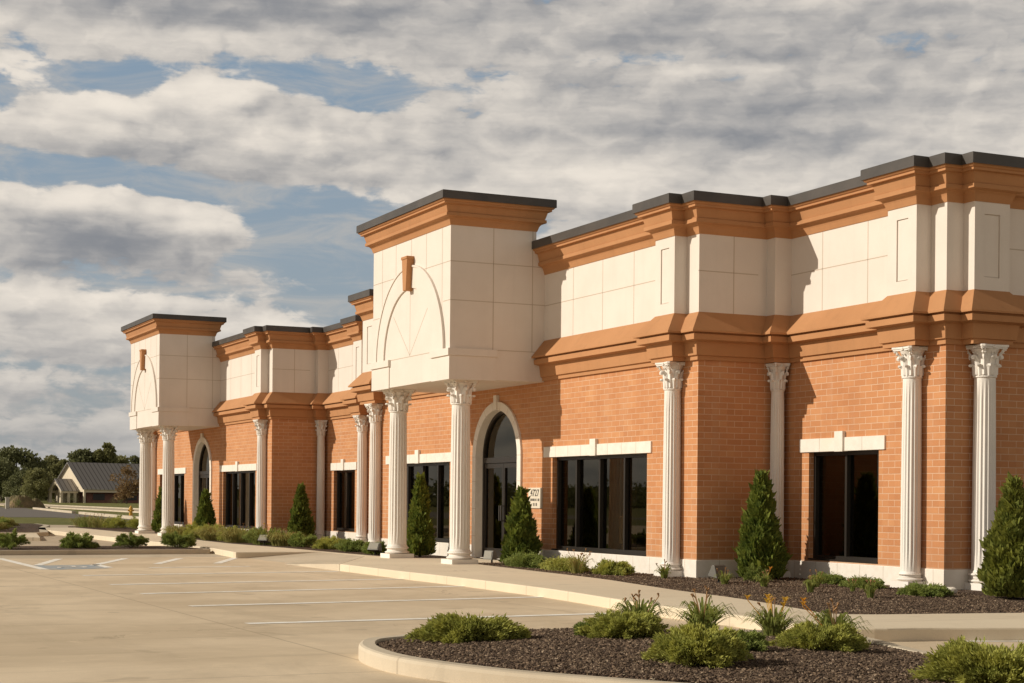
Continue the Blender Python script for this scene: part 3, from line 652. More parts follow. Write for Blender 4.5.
# parking lines
def line(p,q,wd=.20,z=LOT+.004,mt=PAINT,name='parking_line'):
    p=Vector(p); q=Vector(q); d=(q-p).normalized(); n=Vector((-d.y,d.x))*wd/2
    flat(name,[tuple(p-n),tuple(q-n),tuple(q+n),tuple(p+n)],z,mt)
for p,q in (((12.02,-9.65),(11.76,-4.5)),((8.81,-9.49),(8.25,-3.95)),((5.85,-9.48),(5.14,-3.9)),((3.18,-9.38),(2.55,-4.05)),((-.1,-9.2),(-.7,-4.1)),((-3.2,-7.3),(-3.4,-5.14))): line(p,q)
for p,q in (((-8.9,-9.42),(-2.8,-9.42)),((-4.84,-9.23),(-8.35,-8.18)),((-4.55,-8.15),(-8.38,-6.67)),((-5.0,-8.02),(-3.4,-8.05)),((-5.06,-6.7),(-8.15,-5.44)),((-5.06,-5.39),(-8.23,-4.1)),((-8.9,-12.4),(-2.8,-12.4))): line(p,q,.18)
line((16.7,-3.3),(17.3,-1.5),.12)
flat('accessible_bay_square',[(-4.75,-9.32),(-2.6,-9.32),(-3.1,-8.1),(-4.95,-8.1)],LOT+.003,BLUE)
# wheelchair symbol painted on the square
def ring2(cx,cy,r0,r1,a0,a1,z,nm):
    m=M(); n=18; vs=[]
    for i in range(n+1):
        a=a0+(a1-a0)*i/n; vs+= [(cx+r0*math.cos(a),cy+r0*math.sin(a),z),(cx+r1*math.cos(a),cy+r1*math.sin(a),z)]
    m.add(vs,[(2*i,2*i+1,2*i+3,2*i+2) for i in range(n)]); o=m.build(nm,PAINT); o['kind']=S
zz=LOT+.008
ring2(-3.75,-8.75,.24,.33,-.6,3.9,zz,'painted_symbol'); ring2(-4.28,-8.62,0,.08,0,6.283,zz+.001,'painted_symbol')
for p,q in (((-4.15,-8.64),(-3.72,-8.68)),((-3.72,-8.68),(-3.68,-8.98)),((-3.68,-8.98),(-3.38,-9.05)),((-3.98,-8.66),(-3.96,-8.95))): line(p,q,.08,zz+.002,PAINT,'painted_symbol')
# far roads and lawns
flat('road',[(-89,-60),(-89.2,1.9),(-87.7,5.7),(-75,5.4),(-56,3.2),(-40,3.0),(-40,5.8),(-76,8.7),(-112.7,11.6),(-164,16),(-200,20),(-240,-60)],-.178,ASPH)
def kerb(pts,name='kerb',h=.0,wd=.35):
    m=M(); m.sweep([(0,-.3),(0,h),(-wd,h),(-wd,-.3)],pts); o=m.build(name,CURBC); o['kind']=S
kerb([(-112.7,11.65),(-76,8.75),(-40,5.85)],h=.02); kerb([(-164,16.05),(-118,12.05)],h=.02)
flat('road',[(-330,40),(-246,31),(-162.6,28.4),(-60,26),(-60,21),(-120,19.2),(-187,21.2),(-330,24)],-.176,DRIVEC)
kerb([(-330,24.2),(-187,21.3),(-120,19.3),(-60,21.1)][::1],h=-.05,wd=.5); kerb([(-330,40.6),(-246,31.6),(-162.6,29),(-60,26.6)],h=-.05,wd=.5)
# peninsula bed on the left beyond the planter
hb=[(-30.2,-14),(-30.2,-5.3),(-31,-4.6),(-40,-3.2),(-46,-2.0),(-50,-1.9),(-50,-14)]
m=M(); m.prism(hb,-.3,-.0); o=m.build('kerb',CURBC,bevel=.02); o['kind']=S
m=M(); m.prism([(-30.5,-14),(-30.5,-5.4),(-31.2,-4.9),(-40,-3.5),(-46,-2.3),(-49.7,-2.2),(-49.7,-14)],-.2,.012); o=m.build('mulch_bed',MULCH); o['kind']=S
m=M(); m.prism([(-29.9,-6.0),(-24.5,-6.6),(-24.2,-6.0),(-29.8,-5.2),(-40,-2.9),(-40.2,-3.3)],-.3,-.02); o=m.build('sidewalk',WALKC,bevel=.02); o['kind']=S
m=M(); m.prism([(-41,.6),(-43,-1.75),(-41,-2.0),(-38.2,-1.6),(-37,.8)],-.3,.0); o=m.build('mulch_bed',MULCH); o['kind']=S

# ------------------------------------------------------------------ plants
def quads_from(c,d,w,L,flatn=None):
    """diamond leaves: centre base c, unit direction d, half width w, length L"""
    n=len(c); s=np.cross(d,R_.normal(size=(n,3))); s/= (np.linalg.norm(s,axis=1,keepdims=True)+1e-9)
    V=np.stack([c,c+d*(L*.45)[:,None]+s*w[:,None],c+d*L[:,None],c+d*(L*.45)[:,None]-s*w[:,None]],1).reshape(-1,3)
    i=np.arange(n)*4; return V,np.stack([i,i+1,i+2,i+3],1)
def unit(v): return v/(np.linalg.norm(v,axis=1,keepdims=True)+1e-9)
def cone_mesh(h,r,n,seed,lump=.34):
    g=np.random.default_rng(seed)
    t=g.beta(1.15,1.5,n); a=g.uniform(0,2*np.pi,n)
    prof=lambda t:r*np.minimum(1.0,(.72+t*2.2))*np.clip(1-t,0,1)**.86*1.06*np.where(t<.25,1.02,1.0)+.012
    ph=g.uniform(0,6.28,6)
    lum=1+lump*(np.sin(a*3+t*9+ph[0])*.35+np.sin(a*5-t*17+ph[1])*.35+np.sin(a*2+t*25+ph[2])*.4)
    rad=prof(t)*lum*np.sqrt(g.uniform(.45,1,n))
    c=np.stack([rad*np.cos(a),rad*np.sin(a),.02+t*h*.97],1)
    d=unit(np.stack([np.cos(a)*.55,np.sin(a)*.55,np.full(n,.85)],1)+g.normal(size=(n,3))*.28)
    L=g.uniform(.06,.13,n)*np.where(g.uniform(size=n)<.04,1.7,1)*(h/1.7); w=L*g.uniform(.16,.30,n)
    V,F=quads_from(c,d,w,L); return V,F
def core(h,r,seed):
    m=M(); m.lathe([(r*.45,.03),(r*.62,.2*h),(r*.5,.5*h),(r*.25,.8*h),(.01,.95*h)],12); return m
def cone_shrub(x,y,h,r,label,seed,mt=ARBOR,n=9000,z=-.01):
    e=tag(empty('arborvitae',(x,y,z)),label,'shrub','conical evergreen shrubs along the building')
    V,F=cone_mesh(h,r,n,seed); mesh_np('foliage',V,F,mt,e)
    core(h,r,seed).build('inner_foliage',mt,e,smooth=True)
    M().tube([(0,0,-.05),(0,0,.25)],[.035,.03],6).build('stem',BARK,e)
cone_shrub(6.72,.80,1.80,.37,'pointed conical evergreen in the shaded corner left of the two pane window',1,ARBOR,14000)
cone_shrub(12.45,1.15,1.64,.41,'bright green conical evergreen at the right edge beside the rightmost white column',2,ARBORB,16000)
cone_shrub(.2,-.58,1.54,.355,'broad conical evergreen under the 4727 plaque right of the near arched door',3,ARBOR,11000)
cone_shrub(-4.8,-.75,1.82,.275,'slim pointed evergreen between the two columns of the near portico',4,ARBOR,9000)
cone_shrub(-23.4,-.85,1.56,.36,'conical evergreen in front of the far arched door right of the far portico',5,ARBOR,7000)
cone_shrub(-17.6,.55,1.70,.37,'rounded conical evergreen against the shaded brick return wall of the far wing',6,ARBOR,7000)
cone_shrub(-29.7,-.8,1.62,.34,'dark evergreen standing between the two columns of the far portico',7,ARBOR,5000)

def juniper_mesh(w,d,h,n,seed,spiky=1.0,br=46):
    g=np.random.default_rng(seed); C=[];D=[];LL=[]
    per=n//br
    for k in range(br):
        a=g.uniform(0,6.283); q=g.uniform(.25,1)**.6; el=g.uniform(-.08,1.15)
        tip=np.array([math.cos(a)*q*w*.5*(1.05-.25*el),math.sin(a)*q*d*.5*(1.05-.25*el),h*(.16+.84*math.sin(min(1.5,el)))*g.uniform(.75,1.08)*(1-.35*q*q)])
        b0=np.array([math.cos(a)*w*.06,math.sin(a)*d*.06,.03])
        t=g.uniform(.15,1,per)**.75; mid=(b0+tip)/2+np.array([0,0,h*.18])
        p=((1-t)**2)[:,None]*b0+(2*t*(1-t))[:,None]*mid+(t**2)[:,None]*tip
        tan=unit((2*(1-t))[:,None]*(mid-b0)+(2*t)[:,None]*(tip-mid))
        sp=.052*(1.25-t)*max(w,.6); p=p+g.normal(size=(per,3))*np.array([1,1,.8])*sp[:,None]
        C.append(p); D.append(unit(tan+g.normal(size=(per,3))*.42*spiky+np.array([0,0,.50]))); LL.append(g.uniform(.022,.05,per)*min(1.2,max(.75,w)))
    C=np.concatenate(C);D=np.concatenate(D);L=np.concatenate(LL); C[:,2]=np.maximum(C[:,2],.01)
    return quads_from(C,D,L*.155,L)
def juniper(x,y,z,w,d,h,label,seed,mt=JUNI,n=7000,rz=0,grp='low spreading junipers',br=46):
    e=tag(empty('juniper',(x,y,z),rz),label,'shrub',grp)
    V,F=juniper_mesh(w,d,h,int(n*2.3),seed,1,br); mesh_np('foliage',V,F,mt,e)
    m=M()
    g=random.Random(seed)
    for k in range(7):
        a=k*.9+g.random(); m.tube([(0,0,-.03),(w*.15*math.cos(a),d*.15*math.sin(a),h*.25),(w*.32*math.cos(a),d*.32*math.sin(a),h*.45)],[.014,.009,.004],5)
    m.build('branches',BARK,e)
iz=lambda x,y:islz(x,y)-.01
AX=math.radians(65)
for a in ((16.66,-8.90,1.15,.75,.25,'wide juniper at the left tip of the front island, nearest the lot',21),
          (17.25,-7.66,.84,.75,.29,'juniper on the front island behind the bare mulch, just below the thin brown flower stalks',22),
          (19.46,-8.24,.88,.8,.33,'large juniper at the near edge of the front island, right of its middle',23),
          (18.72,-6.58,.84,.68,.26,'juniper on the front island directly below the orange daylily flower',24),
          (20.95,-6.62,1.35,1.0,.34,'juniper at the bottom right corner of the front island',25)):
    juniper(a[0],a[1],iz(a[0],a[1]),a[2],a[3],a[4],a[5],a[6],JUNI,15000,AX,'junipers on the front island',110)
juniper(16.95,-7.85,iz(16.95,-7.85),.34,.3,.16,'small grey green juniper tuft at the left foot of the middle island juniper',26,JUNID,2500,0,'junipers on the front island',24)
juniper(18.75,-7.35,iz(18.75,-7.35),.5,.4,.22,'low blue green juniper tucked behind the large juniper on the front island',27,JUNID,3500,0,'junipers on the front island',30)
for a in ((1.15,-.92,1.8,.65,.26,'juniper below the first two panes of the near four pane window, beside the door evergreen',31,JUNID),
          (2.9,-.98,1.75,.65,.24,'juniper below the middle of the near four pane window',32,JUNI),
          (4.5,-.82,1.2,.6,.28,'small juniper just left of the white column by the brick corner',33,JUNI),
          (8.3,1.05,.95,.55,.17,'flat dark juniper at the foot of the two pane window, below its left half',34,JUNID),
          (9.5,.85,1.0,.5,.16,'thin flat juniper below the right half of the two pane window',35,JUNID),
          (11.55,.35,1.0,.6,.17,'dark flat juniper in front of the column right of the two pane window',36,JUNID),
          (7.45,.25,.55,.45,.34,'small upright dark shrub behind the floodlight in the shaded corner',37,JUNID),
          (-6.6,-1.15,1.3,.6,.32,'dark juniper left of the near portico column, beside the floodlight',38,JUNID),
          (-8.6,-1.05,1.5,.7,.36,'dark juniper below the column at the left end of the near wing',39,JUNID),
          (-10.6,-.9,1.5,.8,.36,'juniper in the long bed at the foot of the narrow far wing window',40,JUNI),
          (-20.8,-1.3,2.2,1.0,.60,'green juniper below the wide window of the far wing, left half',41,JUNI),
          (-22.2,-1.4,1.7,1.0,.60,'green juniper in the far bed next to the far door evergreen',42,JUNI)):
    juniper(a[0],a[1],-.012,a[2],a[3],a[4],a[5],a[6],a[7],6500,.0,'junipers in the beds along the building',44)
for a in ((-11.85,-8.75,.98,.95,.58,'bushy dark juniper in the far kerbed strip, leftmost in view',51),
          (-12.4,-7.05,1.35,1.05,.46,'second juniper from the left in the far kerbed strip, wide and flat topped',52),
          (-12.6,-5.62,1.0,.95,.50,'small spiky juniper in the far kerbed strip in front of the left portico column',53),
          (-12.5,-4.42,1.4,1.05,.50,'wide juniper at the right end of the far kerbed strip',54)):
    juniper(a[0],a[1],-.015,a[2],a[3],a[4],a[5],a[6],JUNID,8000,0,'junipers in the far kerbed strip',40)
def lily_mesh(h,w,n,seed,wid=.013,base=.14):
    g=np.random.default_rng(seed); V=[];F=[]
    for k in range(n):
        a=g.uniform(0,6.283); s=g.uniform(.3,1); L=h*g.uniform(.7,1.25); r0=w*base*math.sqrt(g.uniform(0,1)); top=L*(1-.35*s); b=np.array([math.cos(a)*r0,math.sin(a)*r0,0])
        side=np.array([-math.sin(a),math.cos(a),0])*wid*g.uniform(.6,1.3); o=len(V)
        for i,t in enumerate((0,.3,.6,.85,1)):
            rr=w*.5*s*t**1.5; z=top*(1.9*t-.95*t*t) if t<.99 else top*(.86-.25*s)
            p=b+np.array([math.cos(a)*rr,math.sin(a)*rr,z]); ww=(.8,1,.85,.5,.06)[i]; V+= [p-side*ww,p+side*ww]
        F+= [(o+2*i,o+2*i+1,o+2*i+3,o+2*i+2) for i in range(4)]
    return np.array(V),np.array(F)
def daylily(x,y,z,h,w,label,seed,n=80,flowers=(),fm=YELLOW,stalks=6,mt=LILY,grp='daylily clumps',name='daylily',cat='flower',wid=.013,base=.14):
    e=tag(empty(name,(x,y,z)),label,cat,grp); V,F=lily_mesh(h,w,n,seed,wid,base); mesh_np('leaves',V,F,mt,e)
    g=random.Random(seed); m=M(); tops=[]
    for k in range(stalks):
        a=g.uniform(0,6.28); q=w*.38*g.random(); hh=h*g.uniform(.85,1.18); tp=(q*math.cos(a),q*math.sin(a),hh); tops.append(tp); m.tube([(0,0,0),(tp[0]*.4,tp[1]*.4,hh*.55),tp],.0045,4)
        for b in range(2): m.tube([tp,(tp[0]+g.uniform(-.03,.03),tp[1]+g.uniform(-.03,.03),hh+.03)],[.006,.009],4)
    if stalks: m.build('stalks',STALK,e)
    for (fx,fy,fz) in flowers:
        f=M()
        for k in range(6):
            a=k*math.pi/3; c,s=math.cos(a),math.sin(a); r=.06
            pts=[(0,0,0),(.35*r*c-.22*r*s,.35*r*s+.22*r*c,.04),(r*c,r*s,.05),(.35*r*c+.22*r*s,.35*r*s-.22*r*c,.04)]; f.add([(fx+p[0],fy+p[1],fz+p[2]) for p in pts],[(0,1,2,3)])
        f.tube([(fx,fy,fz),(fx*.4,fy*.4,fz*.5),(0,0,0)],.004,4); f.build('flower',fm,e,fix=False)
def fl(n,w,h,seed):
    g=random.Random(seed); return [(g.uniform(-w,w)*.5,g.uniform(-w,w)*.4,h*g.uniform(.95,1.2)) for _ in range(n)]
daylily(16.3,-6.25,islz(16.3,-6.25)-.01,.36,.80,'green strap leaved clump on the front island between the brown stalks and the yellow flowers',61,110)
daylily(16.95,-5.85,islz(16.95,-5.85)-.01,.31,.68,'daylily clump with several yellow flowers on the front island',62,100,fl(9,.6,.31,3),YELLOW,3)
daylily(17.75,-5.72,islz(17.75,-5.72)-.01,.33,.72,'daylily clump behind the right island juniper with an orange flower on its left',63,110,[(-.22,-.2,.37),(-.15,-.25,.34)],ORANGE,5)
daylily(16.35,-7.0,islz(16.35,-7.0)-.01,.34,.7,'sparse clump with thin reddish brown flower stalks behind the middle island juniper',64,120,(),YELLOW,7)
for a in ((5.95,-.62,.26,.4,'small strap leaved clump at the foot of the white column by the brick corner',65,()),
          (8.0,-.72,.22,.36,'small grassy clump beside the floodlight near the brick corner',66,()),
          (8.85,-.55,.24,.34,'grassy clump with an orange yellow flower in front of the corner evergreen',67,[(.1,.05,.27)]),
          (9.1,.25,.22,.32,'grassy clump at the right foot of the corner evergreen',68,()),
          (10.35,-.75,.20,.3,'small green clump alone in the mulch in front of the two pane window',69,()),
          (10.35,.0,.16,.22,'tiny green tuft in the mulch just below the flat dark juniper',70,()),
          (11.75,-.75,.24,.34,'thin upright clump in the mulch right of the two pane window',71,()),
          (3.9,-1.22,.36,.8,'reddish dry clump between the junipers under the near four pane window',72,())):
    daylily(a[0],a[1],-.012,a[2],a[3],a[4],a[5],50,a[6],ORANGE,3 if a[5]!=72 else 10,DRYG if a[5]==72 else LILY)
# tall mixed planting in front of the far wing
for a in ((-19.6,-1.5,.44,1.1,'dry golden grassy clump under the wide far wing window, right half',81,DRYG),
          (-17.2,-1.45,.46,1.1,'rusty grassy clump in front of the white column at the far brick corner',82,DRYG),
          (-14.9,-1.25,.48,1.1,'grassy clump with a yellow flower right of the evergreen on the far return wall',84,LILY),
          (-13.5,-1.2,.40,.9,'low tan clump in the far bed beside the tilted floodlight',85,DRYG),
          (-23.0,-1.8,.42,.9,'tan grassy clump at the right foot of the far portico',87,DRYG)):
    daylily(a[0],a[1],-.012,a[2],a[3],a[4],a[5],380,[(.2,-.2,.56)] if a[5]==84 else (),YELLOW,5,a[6],'grassy clumps before the far wing','grass_clump','plant',.017,.42)
for a in ((-18.4,-1.35,1.6,.9,.52,'rounded green shrub in the far bed between the golden and the rusty clump',83,JUNI),
          (-16.0,-1.25,1.5,.9,.55,'green shrub at the left foot of the evergreen on the far return wall',86,JUNID),
          (-12.3,-1.1,1.4,.8,.46,'green shrub below the narrow window of the far wing',88,JUNID)):
    juniper(a[0],a[1],-.012,a[2],a[3],a[4],a[5],a[6],a[7],6500,.0,'junipers in the beds along the building',44)

# planting left of the far portico and on the peninsula
for i,(x,y,h,w,mt,lab) in enumerate(((-42.3,-1.2,.5,1.2,DRYG,'dry upright grass tuft, leftmost of the row left of the far portico'),
      (-41.2,-1.2,.5,1.2,LILY,'green grass tuft, second of the row left of the far portico'),
      (-40.0,-1.0,.52,1.2,DRYG,'golden grass tuft in the middle of the row left of the far portico'))):
    daylily(x,y,.0,h,w,lab,90+i,130,(),YELLOW,6,mt,'grass tufts left of the far portico','grass_clump','plant',.018,.40)
juniper(-39.0,-.55,0,1.7,1.2,.62,'rounded green shrub at the left foot of the far portico',95,JUNI,6000,0,'shrubs left of the far portico',44)
juniper(-37.3,.1,0,1.7,1.2,.6,'dark green shrub just behind the left column of the far portico',96,JUNI,6000,0,'shrubs left of the far portico',44)
for i,(x,y,mt,lab) in enumerate(((-32.6,-6.3,DRYG,'dry brown shrub at the near end of the left peninsula bed'),(-34.4,-6.0,JUNID,'dark green shrub in the left peninsula bed behind the dry one'),
      (-36.6,-5.6,JUNI,'grassy green shrub in the middle of the left peninsula bed'),(-39.2,-5.0,DRYG,'tan shrub at the far end of the left peninsula bed'),(-34.2,-7.6,JUNID,'dark shrub at the left edge of the picture in the peninsula bed'))):
    juniper(x,y,.01,1.5,1.2,.55,lab,100+i,mt,4500,0,'shrubs in the left peninsula bed',40)

# ------------------------------------------------------------------ small things
LAMPM=mat('grey_lamp_metal',(.15,.14,.12),.5,.4)[0]; LENS=mat('lamp_lens',(.32,.30,.25),.15)[0]
def floodlight(x,y,rz,tilt,label,s=1.0):
    e=tag(empty('floodlight',(x,y,-.012),rz),label,'floodlight','garden floodlights')
    M().tube([(0,0,-.05),(0,0,.10*s)],.02,6).build('stake',IRON,e)
    b=M(); d=.13*s; w_=.15*s; b.add([(-w_,-d,.0),(w_,-d,.0),(w_,d*.5,.05),(-w_,d*.5,.05),(-w_,-d*.9,.20*s),(w_,-d*.9,.20*s),(w_,-d*.55,.21*s),(-w_,-d*.55,.21*s)],[(0,1,2,3),(4,5,6,7),(0,1,5,4),(1,2,6,5),(2,3,7,6),(3,0,4,7)])
    o=b.build('housing',LAMPM,e,bevel=.006); o.location=(0,0,.06*s); o.rotation_euler=(tilt,0,0)
    g=M(); g.box(-w_*.85,w_*.85,-d-.004,-d+.002,.02,.18*s); q=g.build('lens',LENS,o)
floodlight(-.9,-.72,.25,-.15,'small pale floodlight in front of the evergreen beside the near arched door',.95)
floodlight(7.55,-.55,-1.2,-.45,'dark triangular floodlight beside the brick corner in the near bed')
floodlight(-6.1,-1.35,.6,-.5,'tilted grey floodlight left of the left column of the near portico')
floodlight(-14.2,-1.6,.7,-.6,'thin tilted floodlight among the plants before the far wing')
floodlight(-25.3,-1.05,-.8,-.4,'dark floodlight at the foot of the far door evergreen')
def stone(x,y,z,s,label,mt,name='white_stone',cat='stone'):
    bm=bmesh.new(); bmesh.ops.create_icosphere(bm,subdivisions=2,radius=1); g=random.Random(int(x*91))
    for v in bm.verts: v.co*=1+g.uniform(-.16,.16); v.co=Vector((v.co.x*s,v.co.y*s*.8,v.co.z*s*.55))
    me=bpy.data.meshes.new(name); bm.to_mesh(me); bm.free(); me.materials.append(mt); o=bpy.data.objects.new(name,me); COL.objects.link(o); o.location=(x,y,z); tag(o,label,cat); return o
stone(11.15,1.15,.03,.10,'small white stone on the mulch left of the rightmost column base',LIME)
# fire hydrant
HYD=mat('yellow_hydrant_paint',(.62,.33,.04),.5)[0]
e=tag(empty('fire_hydrant',(-99,13.1,-.18)),'yellow fire hydrant on the grass beside the far road','hydrant')
M().lathe([(.20,0),(.20,.05),(.13,.06),(.13,.52),(.17,.54),(.17,.58),(.14,.60),(.11,.70),(.04,.76),(.03,.82),(.001,.83)],14).build('barrel',HYD,e,smooth=False)
for s in (-1,1): M().tube([(0,s*.1,.42),(0,s*.24,.42)],.06,8).build('outlet',HYD,e)
M().tube([(.1,0,.40),(.26,0,.40)],.08,8).build('outlet',HYD,e)
# post and earth mound near the left edge
PALE=mat('pale_post',(.55,.50,.40),.8)[0]
o=M().box(-.2,.2,-.2,.2,0,1.25).box(-.25,.25,-.25,.25,1.25,1.35).build('post',PALE,loc=(-165,13.4,-.18)); tag(o,'short pale stone post by the road at the left edge','post')
MOUND=speckle('bare_earth',(.26,.17,.085),(.10,.085,.04),.9,.95,7,.7,(.085,.09,.03))
def mound(x,y,w,d,h,label):
    bm=bmesh.new(); bmesh.ops.create_grid(bm,x_segments=36,y_segments=26,size=1); g=random.Random(5)
    ph=[g.uniform(0,6) for _ in range(6)]
    for v in bm.verts:
        X,Y=v.co.x,v.co.y; q=max(0,1-X*X-Y*Y)**.8
        n=.25*math.sin(X*5+ph[0])+.2*math.sin(Y*7+ph[1])+.15*math.sin(X*13+Y*9+ph[2])+g.uniform(-.08,.08)
        v.co=Vector((X*w,Y*d,q*h*(1+n)-.05))
    me=bpy.data.meshes.new('earth_mound'); bm.to_mesh(me); bm.free(); me.materials.append(MOUND); o=bpy.data.objects.new('earth_mound',me); COL.objects.link(o); o.location=(x,y,-.18); o.rotation_euler=(0,0,1.9); tag(o,label,'mound')
mound(-184,18.2,2.7,2.2,1.45,'mound of bare earth and rocks beside the road at the left')
juniper(-182.5,17.2,-.15,2.4,1.8,1.5,'dark bush growing against the earth mound',120,JUNID,2500,0,'wild bushes at the mound',30)

# ------------------------------------------------------------------ trees and far house
def tree(name,x,y,h,w,label,seed,mt=TREEL,n=6500,trunk=.24,grp='trees behind the far house',leaf=.55):
    g=np.random.default_rng(seed); e=tag(empty(name,(x,y,-.2)),label,'tree',grp)
    nb=max(10,int(26)); cl=[]
    for k in range(nb):
        t=g.uniform(trunk*.75,1.0); prof=math.sin(min(1,(t-trunk*.6)/(1-trunk*.6)*.93+.07)*math.pi)**.6
        a=g.uniform(0,6.283); q=g.uniform(.2,1)**.5*prof*w*.5; cl.append((q*math.cos(a),q*math.sin(a),t*h*.93,w*g.uniform(.12,.21)))
    cl=np.array(cl); idx=g.integers(0,nb,n); b=cl[idx]; dv=unit(g.normal(size=(n,3)))*(g.uniform(.25,1,n)**.5)[:,None]
    c=b[:,:3]+dv*b[:,3:4]*np.array([1.1,1.1,.8]); d=unit(dv+g.normal(size=(n,3))*.7+np.array([0,0,.1])); L=g.uniform(.5,1.2,n)*leaf*h/9
    V,F=quads_from(c,d,L*.38,L); mesh_np('crown',V,F,mt,e)
    m=M(); m.tube([(0,0,-.3),(0,0,h*trunk),(w*.03,0,h*.55),(0,w*.03,h*.8)],[h*.028,h*.022,h*.014,h*.006],7)
    for k in range(7):
        p=cl[k*3%nb]; m.tube([(0,0,h*trunk*.9),(p[0]*.5,p[1]*.5,h*trunk*.5+p[2]*.5),(p[0],p[1],p[2])],[h*.013,h*.009,h*.004],5)
    m.build('trunk',BARK,e)
ax=lambda px,D:(30.38+D*(-.90565+.42402*(px-512)/1663.2),-14.95+D*(.42402+.90565*(px-512)/1663.2))
TR=[('oak_tree',17,455,15.0,13,'tallest dark round tree at the left edge of the picture',TREEL),('oak_tree',3,440,11,10,'dark tree at the far left edge, below the tallest one',TREEL),
    ('oak_tree',23,400,8.0,9,'low dark tree standing behind the earth mound',TREEL),('oak_tree',38,395,8.0,8,'low olive tree between the mound and the house porch',TREEM),
    ('oak_tree',-12,430,13,12,'dark tree partly beyond the left edge of the picture',TREEL),('oak_tree',33,470,10.5,7,'narrow dark tree in the dip left of the forked tree',TREEL),
    ('elm_tree',50,480,13.0,8,'tree with a spiky forked crown left of the house gable',TREEM),('oak_tree',64,470,12,6,'olive tree right behind the porch roof',TREEM),
    ('elm_tree',84,500,15.2,11,'broad round tree rising behind the house ridge left of the tallest crown',TREEL),('elm_tree',108,500,18.0,7,'tall slim tree, highest above the house roof',TREEM),
    ('elm_tree',121,510,14,9,'low round tree above the right part of the house roof',TREEM),('elm_tree',96,520,13.5,8,'small crown showing between the broad and the tall tree behind the house',TREEM),
    ('elm_tree',137,505,14.5,9,'dark tree above the house roof beside the far portico column',TREEL),('elm_tree',152,505,13.5,9,'tree seen between the columns of the far portico',TREEL)]
for i,(nm,px,D,h,w_,lab,mt) in enumerate(TR): x,y=ax(px,D); tree(nm,x,y,h,w_,lab,200+i,mt)
x,y=ax(128,372); tree('maple_tree',x,y,8.2,6.2,'small reddish brown tree in front of the house beside the far portico',230,REDL,2600,.3,'small trees before the house',.5)
for i,(px,D,w_,h,lab) in enumerate(((70,388,4.5,3.6,'dark evergreen bush beside the house porch posts'),(77,388,3.6,3.4,'tall dark bush left of the white corner post of the house'),(118,380,4.5,2.2,'rounded dark bush below the red tree at the house'),(123,372,2.4,2.0,'small bush right of the red tree trunk by the house'))):
    x,y=ax(px,D); juniper(x,y,-.2,w_,w_,h,lab,240+i,TREEL,2500,0,'bushes round the far house',40)
# distant woods (reads as one mass)
def woods(name,pts,h,n,label,mt=TREEL,dep=25,leaf=1.6):
    g=np.random.default_rng(77); C=[]
    pts=np.array(pts); seg=np.linalg.norm(np.diff(pts,axis=0),axis=1); cum=np.r_[0,np.cumsum(seg)]
    s=g.uniform(0,cum[-1],n); x=np.interp(s,cum,pts[:,0]); y=np.interp(s,cum,pts[:,1])
    hh=h*(.72+.16*np.sin(s*.11)+.13*np.sin(s*.31+1)+.1*np.sin(s*.71+2)); z=hh*g.uniform(0,1,n)**.7
    c=np.stack([x+g.normal(size=n)*dep*.4,y+g.normal(size=n)*dep*.4,z-.2],1); L=g.uniform(.5,1.4,n)*leaf
    V,F=quads_from(c,unit(g.normal(size=(n,3))+np.array([0,0,.4])),L*.42,L); tag(mesh_np(name,V,F,mt),label,'woods',None,'stuff')
woods('far_woods',[ax(-120,560),ax(60,580),ax(200,590),ax(330,560)],10.5,16000,'distant dark woods along the horizon behind the far house')
woods('far_woods',[(-420,-330),(-330,-210),(-290,-150),(-330,-90)],5.6,26000,'distant woods across the parking lot, reflected in the windows',TREEL,25,.9)
# house: gable end towards the left, long roof to the right
ORG=ax(83.5,392); th=math.radians(46)
rv=Vector((.42402,.90565)); av=Vector((-.90565,.42402)); uv=rv*math.cos(th)+av*math.sin(th); gv=-rv*math.sin(th)+av*math.cos(th)
HB=tag(empty('house',(ORG[0],ORG[1],-.19),math.atan2(uv.y,uv.x)),'low brick house with a grey metal gable roof and a small gabled porch','house')
# local frame: x along the ridge, y to the back (gable runs from y=0 to y=GW)
GW=13.2; LN=26; EV=3.5; RG=9.7; OV=1.5
HSE=mat('house_cream_siding',(.78,.66,.49),.85)[0]; HBR=speckle('house_dark_brick',(.24,.11,.08),(.19,.085,.06),3,.9)
def make_metalroof():
    m,t,b,p=mat('standing_seam_roof',(.13,.12,.12),.5,.3); g=t.nodes.new('ShaderNodeTexCoord').outputs['Object']; x,y,z=xyz(t,g); s=(x/1.15).f('FRACT').f('SUBTRACT',.5).f('ABSOLUTE').step(.36,.44); c=mix(t,s,(.44,.41,.39),(.17,.155,.145)); t.links.new(c,b.inputs['Base Color']); bump(t,b,s,.6,.05); return m
MROOF=make_metalroof()
m=M(); m.box(2.4,LN,1.8,GW-.5,0,EV-.05); m.build('wall',HBR,HB)
m=M(); v=[(0.6,0.3),(0.6,GW-.3)]
pts=[(0,EV-.9),(GW,EV-.9),(GW,EV),(GW/2,RG-.15),(0,EV)]; m.add([(.5,y,z) for y,z in pts]+[(.9,y,z) for y,z in pts],[(0,1,2,3,4),(9,8,7,6,5)]+[(i,(i+1)%5,5+(i+1)%5,5+i) for i in range(5)]); m.build('gable_wall',HSE,HB)
M().box(.95,LN,-.02,.35,EV-1.0,EV-.05).build('fascia',HSE,HB)
for y in (.2,GW-.4): M().box(.5,.95,y-.2,y+.25,0,EV-.9).build('corner_post',HSE,HB)
m=M()
